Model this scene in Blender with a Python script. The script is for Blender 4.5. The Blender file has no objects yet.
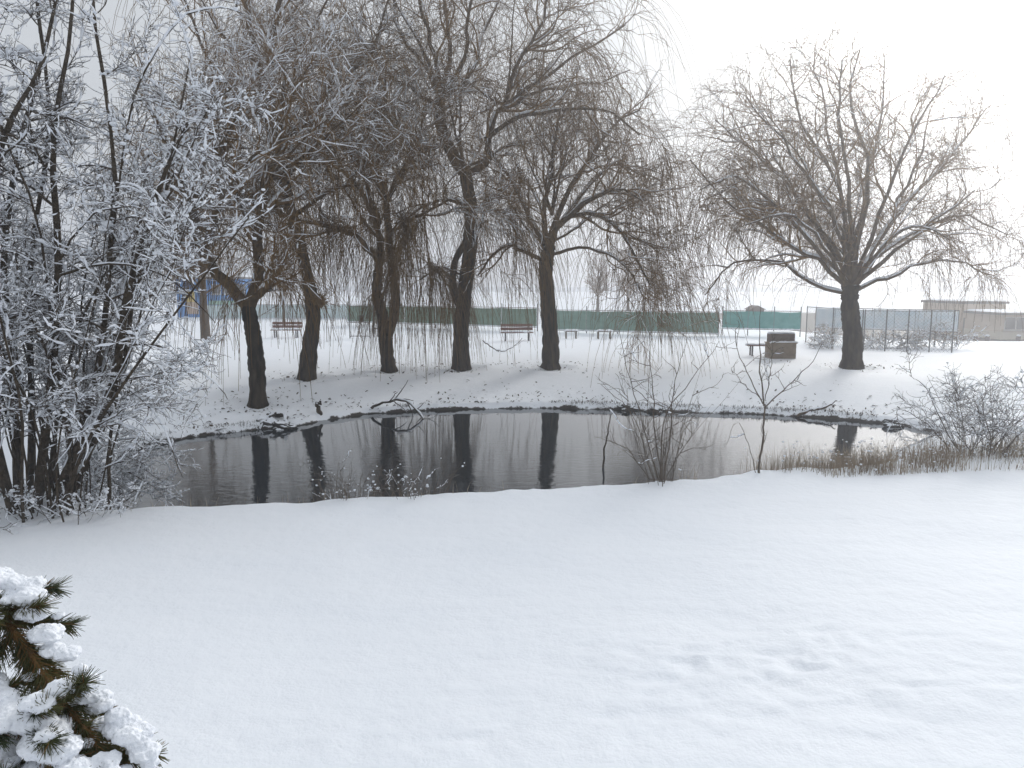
import bpy, math
import numpy as np

# ------------------------------------------------------------------ camera, sky, sun, exposure
SC = bpy.context.scene
COL = SC.collection
CAM_H, PITCH, FPX = 3.0, math.radians(7.6), 740.0
cam_d = bpy.data.cameras.new('camera'); cam = bpy.data.objects.new('camera', cam_d); COL.objects.link(cam)
cam.location = (0, 0, CAM_H); cam.rotation_euler = (math.pi/2 - PITCH, 0, 0)
cam_d.sensor_width = 36; cam_d.lens = FPX/1024*36; cam_d.clip_start = 0.05; cam_d.clip_end = 2000
SC.camera = cam

SUN_AZ, SUN_EL = math.radians(33), math.radians(24)       # azimuth to the right of the view direction (+Y)
SUN = np.array([math.sin(SUN_AZ)*math.cos(SUN_EL), math.cos(SUN_AZ)*math.cos(SUN_EL), math.sin(SUN_EL)])
world = bpy.data.worlds.new('World'); SC.world = world; world.use_nodes = True
wn, wl = world.node_tree.nodes, world.node_tree.links
wn.clear()
w_out = wn.new('ShaderNodeOutputWorld'); w_bg = wn.new('ShaderNodeBackground')
w_sky = wn.new('ShaderNodeTexSky'); w_sky.sky_type = 'NISHITA'; w_sky.sun_disc = False
w_sky.sun_elevation = SUN_EL; w_sky.sun_rotation = SUN_AZ
w_sky.air_density = 1.0; w_sky.dust_density = 4.0; w_sky.ozone_density = 1.0
w_hsv = wn.new('ShaderNodeHueSaturation'); w_hsv.inputs['Saturation'].default_value = 0.25
wl.new(w_sky.outputs[0], w_hsv.inputs['Color'])
w_mix = wn.new('ShaderNodeMix'); w_mix.data_type = 'RGBA'; w_mix.inputs[0].default_value = 0.85
wl.new(w_hsv.outputs[0], w_mix.inputs[6]); w_sep = wn.new('ShaderNodeSeparateXYZ'); w_tc0 = wn.new('ShaderNodeTexCoord'); wl.new(w_tc0.outputs['Generated'], w_sep.inputs[0])
w_up = wn.new('ShaderNodeMapRange'); wl.new(w_sep.outputs['Z'], w_up.inputs[0]); w_up.inputs[3].default_value = 1.0; w_up.inputs[4].default_value = 1.65
w_cl = wn.new('ShaderNodeVectorMath'); w_cl.operation = 'SCALE'; w_cl.inputs[0].default_value = (5.1, 5.37, 5.68)     # even cloud layer, brighter overhead
w_nz = wn.new('ShaderNodeTexNoise'); w_nz.inputs['Scale'].default_value = 2.2; w_nz.inputs['Detail'].default_value = 4; wl.new(w_tc0.outputs['Generated'], w_nz.inputs['Vector'])
w_nr = wn.new('ShaderNodeMapRange'); wl.new(w_nz.outputs['Fac'], w_nr.inputs[0]); w_nr.inputs[1].default_value = .3; w_nr.inputs[2].default_value = .7; w_nr.inputs[3].default_value = .92; w_nr.inputs[4].default_value = 1.08
w_ml = wn.new('ShaderNodeMath'); w_ml.operation = 'MULTIPLY'; wl.new(w_up.outputs[0], w_ml.inputs[0]); wl.new(w_nr.outputs[0], w_ml.inputs[1])
wl.new(w_ml.outputs[0], w_cl.inputs['Scale']); wl.new(w_cl.outputs[0], w_mix.inputs[7])
w_tc = wn.new('ShaderNodeTexCoord'); w_dot = wn.new('ShaderNodeVectorMath'); w_dot.operation = 'DOT_PRODUCT'
wl.new(w_tc.outputs['Generated'], w_dot.inputs[0]); w_dot.inputs[1].default_value = tuple(SUN)
def wmath(op, a, b):
    n = wn.new('ShaderNodeMath'); n.operation = op
    for i, v in enumerate((a, b)):
        if isinstance(v, (int, float)): n.inputs[i].default_value = v
        else: wl.new(v, n.inputs[i])
    return n.outputs[0]
dpos = wmath('MAXIMUM', w_dot.outputs['Value'], 0.0)
glow = wmath('ADD', wmath('MULTIPLY', wmath('POWER', dpos, 110.0), 70.0), wmath('MULTIPLY', wmath('POWER', dpos, 30.0), 1.8))
w_gl = wn.new('ShaderNodeMix'); w_gl.data_type = 'RGBA'; w_gl.blend_type = 'ADD'; w_gl.inputs[0].default_value = 1.0
w_gc = wn.new('ShaderNodeCombineColor')
for k, v in enumerate((1.0, 0.99, 0.95)): wl.new(wmath('MULTIPLY', glow, v), w_gc.inputs[k])
wl.new(w_mix.outputs[2], w_gl.inputs[6]); wl.new(w_gc.outputs[0], w_gl.inputs[7])
wl.new(w_gl.outputs[2], w_bg.inputs['Color']); w_bg.inputs['Strength'].default_value = 0.11
wl.new(w_bg.outputs[0], w_out.inputs['Surface'])

sun_d = bpy.data.lights.new('sun', 'SUN'); sun_d.energy = 1.5; sun_d.angle = math.radians(14); sun_d.color = (1.0, 0.97, 0.92)
sun = bpy.data.objects.new('sun', sun_d); COL.objects.link(sun); sun.location = (20, 20, 30)
sun.rotation_euler = (math.pi/2 - SUN_EL, 0, math.pi - SUN_AZ)
SC.view_settings.view_transform = 'Standard'; SC.view_settings.look = 'None'
SC.view_settings.exposure = 0.0; SC.view_settings.gamma = 1.0; SC.view_settings.use_curve_mapping = False
SC.cycles.use_denoising = True
SC.cycles.max_bounces = 6; SC.cycles.diffuse_bounces = 3; SC.cycles.glossy_bounces = 3; SC.cycles.transmission_bounces = 2
SC.cycles.volume_bounces = 1; SC.cycles.transparent_max_bounces = 4
SC.cycles.caustics_reflective = False; SC.cycles.caustics_refractive = False

# ------------------------------------------------------------------ helpers
RNG = np.random.default_rng(11)
CP, SP = math.cos(PITCH), math.sin(PITCH)

def ray(px, py):
    a = (px - 512)/FPX; b = -(py - 384)/FPX
    return np.array([a, CP + b*SP, -SP + b*CP])
def at(px, py, Y):
    """world point seen in direction (px, py) that stands Y metres in front of the camera"""
    d = ray(px, py); t = Y/d[1]
    return np.array([d[0]*t, Y, CAM_H + d[2]*t])
def on_plane(px, py, z):
    d = ray(px, py); t = (z - CAM_H)/d[2]
    return np.array([d[0]*t, d[1]*t, z])
def project(P):
    d = P - np.array([0, 0, CAM_H]); f = d[..., 1]*CP - d[..., 2]*SP; u = d[..., 1]*SP + d[..., 2]*CP
    return 512 + FPX*d[..., 0]/f, 384 - FPX*u/f
def unit(v): return v/np.maximum(np.linalg.norm(v, axis=-1, keepdims=True), 1e-9)
def smooth(a, b, x):
    t = np.clip((x - a)/(b - a), 0, 1); return t*t*(3 - 2*t)

_tab = np.random.default_rng(3).random((256, 256))
def vnoise(x, y, s=0):
    x = np.asarray(x, float) + 37.7*s; y = np.asarray(y, float) - 19.3*s
    xi = np.floor(x).astype(int); yi = np.floor(y).astype(int)
    fx = x - xi; fy = y - yi; fx = fx*fx*(3-2*fx); fy = fy*fy*(3-2*fy)
    a = _tab[xi & 255, yi & 255]; b = _tab[(xi+1) & 255, yi & 255]
    c = _tab[xi & 255, (yi+1) & 255]; d = _tab[(xi+1) & 255, (yi+1) & 255]
    return (a*(1-fx) + b*fx)*(1-fy) + (c*(1-fx) + d*fx)*fy
def fbm(x, y, o=3, s=0):
    v = 0; a = 0.5
    for k in range(o): v = v + a*(vnoise(x*2**k, y*2**k, s+k*5) - 0.5); a *= 0.5
    return v

def mat(name, color, rough=0.85, spec=0.25, noise=None, bump=None, snow=None, metallic=0.0, stretch=None):
    """procedural material; noise=(scale, colour2), bump=(scale, strength), snow=(threshold, width) puts snow on faces that look up"""
    m = bpy.data.materials.new(name); m.use_nodes = True
    N, L = m.node_tree.nodes, m.node_tree.links
    b = N['Principled BSDF']; b.inputs['Roughness'].default_value = rough
    b.inputs['Specular IOR Level'].default_value = spec; b.inputs['Metallic'].default_value = metallic
    tc = N.new('ShaderNodeTexCoord'); vec = tc.outputs['Object']
    if stretch:
        mp = N.new('ShaderNodeMapping'); mp.inputs['Scale'].default_value = (1, 1, stretch); L.new(vec, mp.inputs['Vector']); vec = mp.outputs[0]
    if noise:
        n = N.new('ShaderNodeTexNoise'); n.inputs['Scale'].default_value = noise[0]; n.inputs['Detail'].default_value = 5
        L.new(vec, n.inputs['Vector'])
        r = N.new('ShaderNodeValToRGB'); r.color_ramp.elements[0].position = .35; r.color_ramp.elements[1].position = .68
        r.color_ramp.elements[0].color = (*color, 1); r.color_ramp.elements[1].color = (*noise[1], 1)
        L.new(n.outputs['Fac'], r.inputs['Fac']); src = r.outputs['Color']
    else:
        rgb = N.new('ShaderNodeRGB'); rgb.outputs[0].default_value = (*color, 1); src = rgb.outputs[0]
    if snow:
        g = N.new('ShaderNodeNewGeometry'); sx = N.new('ShaderNodeSeparateXYZ'); L.new(g.outputs['Normal'], sx.inputs[0])
        n2 = N.new('ShaderNodeTexNoise'); n2.inputs['Scale'].default_value = 2.3; n2.inputs['Detail'].default_value = 4
        L.new(tc.outputs['Object'], n2.inputs['Vector'])
        ad = N.new('ShaderNodeMath'); ad.operation = 'MULTIPLY_ADD'; ad.inputs[1].default_value = 1.1; 
        L.new(n2.outputs['Fac'], ad.inputs[0]); L.new(sx.outputs['Z'], ad.inputs[2])
        mr = N.new('ShaderNodeMapRange'); mr.inputs[1].default_value = snow[0]+.55; mr.inputs[2].default_value = snow[0]+.55+snow[1]
        L.new(ad.outputs[0], mr.inputs[0])
        mx = N.new('ShaderNodeMix'); mx.data_type = 'RGBA'; L.new(mr.outputs[0], mx.inputs[0])
        L.new(src, mx.inputs[6]); mx.inputs[7].default_value = (.84, .87, .92, 1); src = mx.outputs[2]
    L.new(src, b.inputs['Base Color'])
    if bump:
        n3 = N.new('ShaderNodeTexNoise'); n3.inputs['Scale'].default_value = bump[0]; n3.inputs['Detail'].default_value = 6
        L.new(vec, n3.inputs['Vector'])
        bp = N.new('ShaderNodeBump'); bp.inputs['Strength'].default_value = bump[1]; bp.inputs['Distance'].default_value = 0.05
        L.new(n3.outputs['Fac'], bp.inputs['Height']); L.new(bp.outputs['Normal'], b.inputs['Normal'])
    return m

M_SNOW = mat('snow_clump', (.85, .875, .92), .7, .2, noise=(14, (.80, .83, .89)), bump=(45, .35))
M_BARK = mat('willow_bark', (.008, .006, .004), .95, .1, noise=(8, (.062, .047, .030)), bump=(16, 1.0), snow=(.66, .2), stretch=.22)
M_LIMB = mat('willow_limb', (.046, .028, .012), .95, .1, noise=(7, (.10, .064, .030)), bump=(30, .6), snow=(.60, .25))
M_TWIG = mat('willow_twig', (.12, .066, .022), .9, .1, noise=(1.5, (.22, .13, .046)), snow=(.80, .35))
M_TWIG2 = mat('golden_willow_twig', (.15, .084, .026), .9, .1, noise=(1.5, (.25, .148, .05)))
M_HANG = mat('willow_strand', (.10, .06, .022), .9, .1, noise=(.9, (.19, .115, .044)))
M_DARK = mat('shrub_bark', (.034, .025, .016), .95, .1, noise=(12, (.085, .065, .044)), bump=(40, .7), snow=(.70, .25))
M_DTWIG = mat('shrub_twig', (.045, .033, .023), .9, .1, noise=(3, (.085, .065, .046)), snow=(.75, .3))
M_REDTWIG = mat('sapling_bark', (.085, .066, .05), .9, .1, noise=(5, (.13, .105, .082)), snow=(.8, .3))

WORLD = {}      # origin of every thing, so that parts are written in its own coordinates
def link(o, parent=None):
    COL.objects.link(o)
    if parent is not None and o.name.startswith('snow'): o['kind'] = 'stuff'
    if parent is not None: o.parent = parent
    return o
def tag(o, label=None, cat=None, group=None, kind=None):
    if label: o['label'] = label
    if cat: o['category'] = cat
    if group: o['group'] = group
    if kind: o['kind'] = kind
    return o
def thing(name, label, cat, loc, group=None, rz=0.0):
    o = bpy.data.objects.new(name, None); o.empty_display_size = .2; link(o)
    o.location = tuple(float(v) for v in loc); o.rotation_euler = (0, 0, rz)
    WORLD[o] = np.array([float(v) for v in loc])
    return tag(o, label, cat, group)

def mesh_data(name, V, F, m, smooth_=True):
    """F: one int array (n, 3 or 4) or a list of them"""
    if not isinstance(F, list): F = [F]
    F = [np.asarray(f, np.int32) for f in F if len(f)]
    me = bpy.data.meshes.new(name)
    V = np.asarray(V, np.float32)
    me.vertices.add(len(V)); me.vertices.foreach_set('co', V.ravel())
    loops = np.concatenate([f.ravel() for f in F])
    tot = np.concatenate([np.full(len(f), f.shape[1], np.int32) for f in F])
    start = np.concatenate([[0], np.cumsum(tot)[:-1]]).astype(np.int32)
    me.loops.add(len(loops)); me.loops.foreach_set('vertex_index', loops)
    me.polygons.add(len(tot)); me.polygons.foreach_set('loop_start', start); me.polygons.foreach_set('loop_total', tot)
    me.polygons.foreach_set('use_smooth', np.full(len(tot), smooth_, bool))
    me.update(calc_edges=True); me.materials.append(m)
    return me
def mesh(name, V, F, m, parent=None, smooth_=True, origin=None):
    V = np.asarray(V, float)
    root = parent
    while root is not None and root not in WORLD: root = root.parent
    o0 = WORLD[root] if root is not None else (np.zeros(3) if origin is None else np.asarray(origin, float))
    o = bpy.data.objects.new(name, mesh_data(name, V - o0, F, m, smooth_))
    link(o, parent)
    if parent is None: o.location = tuple(o0)
    elif name in ('snow', 'twigs', 'hanging_twigs', 'needles', 'old_needles', 'twig', 'burr'): o['kind'] = 'stuff'
    return o
def join(parts):
    V, F, n = [], [], 0
    for v, f in parts:
        if len(v) == 0: continue
        V.append(v)
        for ff in (f if isinstance(f, list) else [f]): F.append(np.asarray(ff) + n)
        n += len(v)
    by = {}
    for f in F: by.setdefault(f.shape[1], []).append(f)
    return np.concatenate(V), [np.concatenate(x) for x in by.values()]

def tubes(P, R, sides=3, squash=1.0, caps=False):
    P = np.asarray(P, float); R = np.asarray(R, float)
    M, N = P.shape[:2]
    if M == 0: return np.zeros((0, 3)), np.zeros((0, 4), int)
    T = unit(np.gradient(P, axis=1))
    mean = np.abs(unit(P[:, -1] - P[:, 0])); ref = np.eye(3)[np.argmin(mean, axis=1)][:, None, :]
    U = unit(np.cross(T, ref)); W = np.cross(T, U)
    a = np.arange(sides)*2*np.pi/sides
    V = P[:, :, None, :] + R[:, :, None, None]*(np.cos(a)[None, None, :, None]*U[:, :, None, :] + np.sin(a)[None, None, :, None]*W[:, :, None, :])
    if squash != 1.0: V[..., 2] = P[:, :, None, 2] + (V[..., 2] - P[:, :, None, 2])*squash
    V = V.reshape(-1, 3)
    m, i, j = np.meshgrid(np.arange(M), np.arange(N-1), np.arange(sides), indexing='ij')
    b = m*N*sides; j2 = (j+1) % sides
    F = np.stack([b+i*sides+j, b+i*sides+j2, b+(i+1)*sides+j2, b+(i+1)*sides+j], -1).reshape(-1, 4)
    return V, F

def spline(pts, n):
    """Catmull-Rom through pts, n points"""
    p = np.asarray(pts, float); p = np.vstack([2*p[0]-p[1], p, 2*p[-1]-p[-2]])
    seg = len(p) - 3; t = np.linspace(0, seg, n); i = np.minimum(t.astype(int), seg-1); u = (t - i)[:, None]
    a, b, c, d = p[i], p[i+1], p[i+2], p[i+3]
    return .5*((2*b) + (-a+c)*u + (2*a-5*b+4*c-d)*u**2 + (-a+3*b-3*c+d)*u**3)

def spawn(P, R, n, t=(.2, 1), ang=(30, 65), L=(1, 2), N=7, wob=.12, trop=0.0, trop2=None, rr=.6, rmin=.004, rmax=9, rng=RNG, endr=.3, upbias=0.0, tpow=1.0, wt=None, flatz=1.0):
    """n new branches growing out of the branches P (M,N,3)"""
    P = np.asarray(P); R = np.asarray(R); M, Np = P.shape[:2]
    ln = np.linalg.norm(np.diff(P, axis=1), axis=2).sum(1)
    if wt is not None: ln = ln*wt
    idx = rng.choice(M, n, p=ln/ln.sum())
    tt = t[0] + (t[1]-t[0])*rng.random(n)**tpow
    f = np.minimum(tt*(Np-1), Np-1.001); i = f.astype(int); u = (f - i)[:, None]
    pos = P[idx, i]*(1-u) + P[idx, i+1]*u
    tan = unit(P[idx, i+1] - P[idx, i])
    r0 = np.clip((R[idx, i]*(1-u[:, 0]) + R[idx, i+1]*u[:, 0])*rr, rmin, rmax)
    v = rng.normal(size=(n, 3)); v[:, 2] = v[:, 2]*flatz + upbias
    perp = unit(v - (v*tan).sum(1, keepdims=True)*tan)
    a = np.radians(rng.uniform(ang[0], ang[1], n))[:, None]
    d = np.cos(a)*tan + np.sin(a)*perp
    Ls = rng.uniform(L[0], L[1], n)*(1.15 - .45*tt)
    out = np.zeros((n, N, 3)); out[:, 0] = pos
    if trop2 is None: trop2 = trop
    for k in range(1, N):
        out[:, k] = out[:, k-1] + d*(Ls/(N-1))[:, None]
        d = d + rng.normal(size=(n, 3))*wob; d[:, 2] += trop + (trop2-trop)*k/(N-1)
        d = unit(d)
    RR = r0[:, None]*(1 - (1-endr)*np.linspace(0, 1, N))[None]
    return out, RR

def snow_on(P, R, frac=.6, size=(1.2, 2.2), add=.004, N=5, cover=(.3, .8), sides=5, flat=.45, rng=RNG, maxr=.06, lumpy=0.0):
    """snow lying along the upper side of branches that are level enough"""
    M, Np = P.shape[:2]
    T = P[:, -1] - P[:, 0]; Ln = np.linalg.norm(T, axis=1)
    hor = np.linalg.norm(T[:, :2], axis=1)/np.maximum(Ln, 1e-6)
    keep = np.where((hor > flat) & (rng.random(M) < frac))[0]
    n = len(keep)
    if n == 0: return np.zeros((0, 3)), np.zeros((0, 4), int)
    c = rng.uniform(cover[0], cover[1], n); s = rng.random(n)*(1-c)
    ts = (s[:, None] + c[:, None]*np.linspace(0, 1, N)[None])*(Np-1)
    i = np.minimum(ts.astype(int), Np-2); u = (ts - i)[..., None]
    Q = P[keep[:, None], i]*(1-u) + P[keep[:, None], i+1]*u
    rt = R[keep[:, None], i]
    rs = np.minimum(rt*rng.uniform(size[0], size[1], n)[:, None] + add*rng.uniform(.5, 1.5, n)[:, None], maxr)
    rs = rs*rng.uniform(.65, 1.3, (n, N))
    if lumpy: rs = rs*np.where(rng.random((n, N)) < lumpy, .12, rng.uniform(.7, 1.7, (n, N)))
    rs[:, 0] *= .25; rs[:, -1] *= .25
    Q = Q.copy(); Q[..., 2] += rt*.7 + rs*.45
    return tubes(Q, rs, sides, squash=.85)

def ico(sub):
    t = (1+5**.5)/2
    V = np.array([[-1,t,0],[1,t,0],[-1,-t,0],[1,-t,0],[0,-1,t],[0,1,t],[0,-1,-t],[0,1,-t],[t,0,-1],[t,0,1],[-t,0,-1],[-t,0,1]], float)
    F = np.array([[0,11,5],[0,5,1],[0,1,7],[0,7,10],[0,10,11],[1,5,9],[5,11,4],[11,10,2],[10,7,6],[7,1,8],[3,9,4],[3,4,2],[3,2,6],[3,6,8],[3,8,9],[4,9,5],[2,4,11],[6,2,10],[8,6,7],[9,8,1]])
    V = unit(V)
    for _ in range(sub):
        E = np.sort(np.concatenate([F[:, [0,1]], F[:, [1,2]], F[:, [2,0]]]), axis=1)
        Eu, inv = np.unique(E, axis=0, return_inverse=True); inv = inv.ravel()
        mid = unit(V[Eu[:, 0]] + V[Eu[:, 1]]); n = len(V); k = len(F)
        a, b, c = inv[:k]+n, inv[k:2*k]+n, inv[2*k:]+n
        F = np.concatenate([np.stack([F[:,0], a, c], 1), np.stack([F[:,1], b, a], 1), np.stack([F[:,2], c, b], 1), np.stack([a, b, c], 1)])
        V = np.concatenate([V, mid])
    return V, F
ICO = {k: ico(k) for k in (0, 1, 2, 3)}
def blob(c, r, sub=2, rough=.25, freq=2.2, seed=0, scale=(1, 1, 1), fine=0.0):
    V, F = ICO[sub]; rg = np.random.default_rng(seed)
    ph = rg.uniform(0, 50, 3)
    q = V*freq + ph
    n = vnoise(q[:, 0]+q[:, 2], q[:, 1]-q[:, 2]) + .5*vnoise(2*q[:, 0]-q[:, 2], 2*q[:, 1]+2*q[:, 2], 3) - .75
    if fine: n = n + fine*(vnoise(q[:, 0]*5+q[:, 2]*3, q[:, 1]*5-q[:, 2]*4, 7) - .5)
    return c + V*(1 + rough*2*n)[:, None]*r*np.asarray(scale), F

def box_verts(x0, x1, y0, y1, z0, z1):
    V = np.array([[x, y, z] for z in (z0, z1) for y in (y0, y1) for x in (x0, x1)], float)
    F = np.array([[0,2,3,1],[4,5,7,6],[0,1,5,4],[2,6,7,3],[0,4,6,2],[1,3,7,5]])
    return V, F
def box(name, parent, x0, x1, y0, y1, z0, z1, m, bev=0.0):
    """a box in the parent's own coordinates, edges slightly bevelled"""
    V, F = box_verts(x0, x1, y0, y1, z0, z1)
    o = bpy.data.objects.new(name, mesh_data(name, V, F, m, False)); link(o, parent)
    if bev:
        md = o.modifiers.new('bevel', 'BEVEL'); md.width = bev; md.segments = 2
    return o
def rods(name, parent, segs, r, m, sides=5, local=True):
    P = np.array([[a, b] for a, b in segs], float); R = np.full(P.shape[:2], r) if np.isscalar(r) else np.asarray(r)
    V, F = tubes(P, R, sides)
    o = bpy.data.objects.new(name, mesh_data(name, V, F, m, True)); link(o, parent); return o

# ------------------------------------------------------------------ terrain
TRUNKS = []
ZW = -0.70                                                # water level
far_px = [(118, 456), (150, 446), (180, 440), (215, 435), (265, 429), (300, 426), (330, 419), (365, 414.5), (400, 412), (450, 409.5), (520, 408.5), (600, 409),
          (650, 411), (700, 412.5), (760, 414.5), (820, 418), (870, 422), (915, 427), (945, 434)]
lip_px = [(-60, 524), (60, 514), (150, 509), (300, 502), (450, 494), (560, 489), (640, 483), (700, 479), (780, 476), (850, 473), (930, 470), (1060, 468)]
far_w = [on_plane(x, y, ZW)[:2] for x, y in far_px]
lip_w = [on_plane(x, y, -.03)[:2] for x, y in lip_px]
near_w = [p + np.array([0, .85]) for p in lip_w[1:8]] + [p + np.array([0, 1.5]) for p in lip_w[8:10]]
POLY = np.array(far_w + near_w[::-1])
for _ in range(2):                                        # round the outline
    q = np.roll(POLY, -1, 0); POLY = np.stack([.75*POLY+.25*q, .25*POLY+.75*q], 1).reshape(-1, 2)
def pond_dist(x, y):
    sh = np.shape(x); p = np.stack([np.ravel(x), np.ravel(y)], 1)
    best = np.full(len(p), 1e9); ins = np.zeros(len(p), bool)
    for a, b in zip(POLY, np.roll(POLY, -1, 0)):
        ab = b - a; t = np.clip(((p - a)@ab)/(ab@ab), 0, 1)
        dd = p - a - t[:, None]*ab; best = np.minimum(best, (dd*dd).sum(1))
        c = (a[1] > p[:, 1]) != (b[1] > p[:, 1])
        xx = (b[0]-a[0])*(p[:, 1]-a[1])/((b[1]-a[1]) if abs(b[1]-a[1]) > 1e-9 else 1e-9) + a[0]
        ins ^= c & (p[:, 0] < xx)
    d = np.sqrt(best); d[ins] *= -1
    return d.reshape(sh)
def H(x, y):
    x = np.asarray(x, float); y = np.asarray(y, float)
    d = np.full(np.shape(x), 60.0)
    c = (x > -16) & (x < 24) & (y > 5) & (y < 45)
    if c.any(): d[c] = pond_dist(x[c], y[c])
    d = d + (.45*fbm(x*1.3, y*1.3, 3, 2) + .22*fbm(x*4.5, y*4.5, 2, 14))*np.exp(-np.abs(d)/1.5)
    dp = np.maximum(d, 0)
    far = ZW + .16*smooth(0, .12, dp) + .54*smooth(0, 6.0, dp)**.8
    w = .85 + .75*smooth(3.5, 7.5, x)
    near = ZW + .10*smooth(0, .1, dp) + (.57 - .0*x)*smooth(0, w, dp) + .03*smooth(w, w+3, dp)
    k = smooth(16.8, 13.2, y)
    k = np.where(x < -6, smooth(15.0, 11.5, y), k)
    z = far*(1-k) + near*k
    z = np.where(d < 0, ZW - np.minimum(.6, -d*.45) - .01, z)
    z = z - 1.45*smooth(38, 58, y)*smooth(16, 30, x)*smooth(115, 80, y)
    z = z + .09*fbm(x*.22, y*.22, 3, 9)*smooth(.3, 3, np.abs(d))
    z = z + .020*fbm(x*1.1, y*1.6, 3, 4)*smooth(0, 1, dp)
    z = z + .05*smooth(.05, .4, dp)*np.exp(-dp/1.6)*(1-k)*fbm(x*3.0, y*3.0, 3, 12)*2.2
    z = z + .13*np.exp(-((x+6.5)/1.3)**2 - ((y-10.15)/.35)**2)*(.7 + 1.2*fbm(x*3, y*3, 2, 40))
    fg = smooth(12.5, 9.5, y)                           # soft drifts and wind-laid ridges on the lawn
    z = z + fg*(.10*fbm(x*.45, y*.75, 2, 51) + .030*fbm(x*.8, y*2.6, 3, 52) + .012*fbm(x*2.2, y*6.5, 2, 53))
    z = z + k*.10*fbm(x*2.3, y*2.3, 3, 54)*np.exp(-np.abs(dp-.75)/.45)
    for tx_, ty_, tr_ in TRUNKS:                        # hollows round the trunks
        r2_ = np.hypot(x-tx_, y-ty_); z = z - .10*np.exp(-(r2_/(tr_+.22))**2) + .05*np.exp(-((r2_-tr_-.65)/.3)**2)
    # trampled, clotted snow in the foreground on the right
    q = np.exp(-((x-2.1)/1.6)**2 - ((y-5.6)/.75)**2) + .55*np.exp(-((x+.7)/1.5)**2 - ((y-4.65)/.35)**2)
    z = z + q*(.040*fbm(x*5.5, y*7.5, 3, 21) - .028*smooth(.70, .76, vnoise(x*5.0, y*8.0, 30)) - .02*smooth(.72, .8, vnoise(x*13, y*19, 31)))
    return z
def hz(x, y): return float(H(np.array([x]), np.array([y]))[0])
def ground_hit(px, py):
    d = ray(px, py); t = np.arange(3, 95, .04)
    p = d[None]*t[:, None]; zz = CAM_H + p[:, 2]; g = H(p[:, 0], p[:, 1])
    i = np.argmax(zz < g); return np.array([p[i, 0], p[i, 1], g[i]])

TRUNKS[:] = [(*ground_hit(px, py)[:2], r_) for px, py, r_ in ((258, 406, .3), (306, 379, .32), (390, 371, .32), (462, 369, .36), (551, 368, .38), (852, 368, .4))]
xs = np.concatenate([-np.geomspace(420, 41, 22), np.arange(-40, -12, .4), np.arange(-12, -3, .14), np.arange(-3, 5, .065), np.arange(5, 14, .16), np.arange(14, 40, .4), np.geomspace(41, 420, 22)])
ys = np.concatenate([-np.geomspace(60, 1.2, 14), np.arange(-1, 3, .25), np.arange(3, 4.2, .08), np.arange(4.2, 7, .04), np.arange(7, 13, .08), np.arange(13, 29, .14), np.arange(29, 70, .55), np.geomspace(70.5, 420, 28)])
gx, gy = np.meshgrid(xs, ys, indexing='xy')
gz = H(gx, gy)
nx, ny = len(xs), len(ys)
ii, jj = np.meshgrid(np.arange(ny-1), np.arange(nx-1), indexing='ij')
gf = np.stack([ii*nx+jj, ii*nx+jj+1, (ii+1)*nx+jj+1, (ii+1)*nx+jj], -1).reshape(-1, 4)

def ground_material():
    m = bpy.data.materials.new('snowy_ground'); m.use_nodes = True
    N, L = m.node_tree.nodes, m.node_tree.links; b = N['Principled BSDF']
    b.inputs['Roughness'].default_value = .65; b.inputs['Specular IOR Level'].default_value = .25
    g = N.new('ShaderNodeNewGeometry'); sx = N.new('ShaderNodeSeparateXYZ'); L.new(g.outputs['Position'], sx.inputs[0])
    tc = N.new('ShaderNodeTexCoord')
    def nz(s, d=5, r=.55):
        n = N.new('ShaderNodeTexNoise'); n.inputs['Scale'].default_value = s; n.inputs['Detail'].default_value = d; n.inputs['Roughness'].default_value = r
        L.new(tc.outputs['Object'], n.inputs['Vector']); return n.outputs['Fac']
    def mth(op, a, b_=0.0, c=0.0):
        n = N.new('ShaderNodeMath'); n.operation = op
        for i, v in enumerate((a, b_, c)):
            if isinstance(v, (int, float)): n.inputs[i].default_value = v
            else: L.new(v, n.inputs[i])
        return n.outputs[0]
    # bare wet soil in a ragged band above the water line
    hgt = mth('MULTIPLY_ADD', nz(1.1, 8, .75), -.55, sx.outputs['Z'])
    mr = N.new('ShaderNodeMapRange'); mr.inputs[1].default_value = ZW - .235; mr.inputs[2].default_value = ZW - .205
    L.new(hgt, mr.inputs[0])
    soil = N.new('ShaderNodeValToRGB'); soil.color_ramp.elements[0].color = (.012, .010, .008, 1); soil.color_ramp.elements[1].color = (.05, .04, .028, 1)
    L.new(nz(7), soil.inputs['Fac'])
    sn = N.new('ShaderNodeValToRGB'); sn.color_ramp.elements[0].color = (.80, .835, .885, 1); sn.color_ramp.elements[1].color = (.86, .885, .925, 1)
    L.new(nz(.7, 6), sn.inputs['Fac'])
    mx = N.new('ShaderNodeMix'); mx.data_type = 'RGBA'; L.new(mr.outputs[0], mx.inputs[0]); L.new(soil.outputs[0], mx.inputs[6]); L.new(sn.outputs[0], mx.inputs[7])
    L.new(mx.outputs[2], b.inputs['Base Color'])
    hb = mth('ADD', mth('MULTIPLY', nz(5.5, 6, .6), 1.0), mth('MULTIPLY', nz(38, 4, .6), .22))
    bp = N.new('ShaderNodeBump'); bp.inputs['Strength'].default_value = .35; bp.inputs['Distance'].default_value = .06
    L.new(hb, bp.inputs['Height']); L.new(bp.outputs[0], b.inputs['Normal'])
    return m
tag(mesh('ground', np.stack([gx, gy, gz], -1).reshape(-1, 3), gf, ground_material()), kind='structure')

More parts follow.
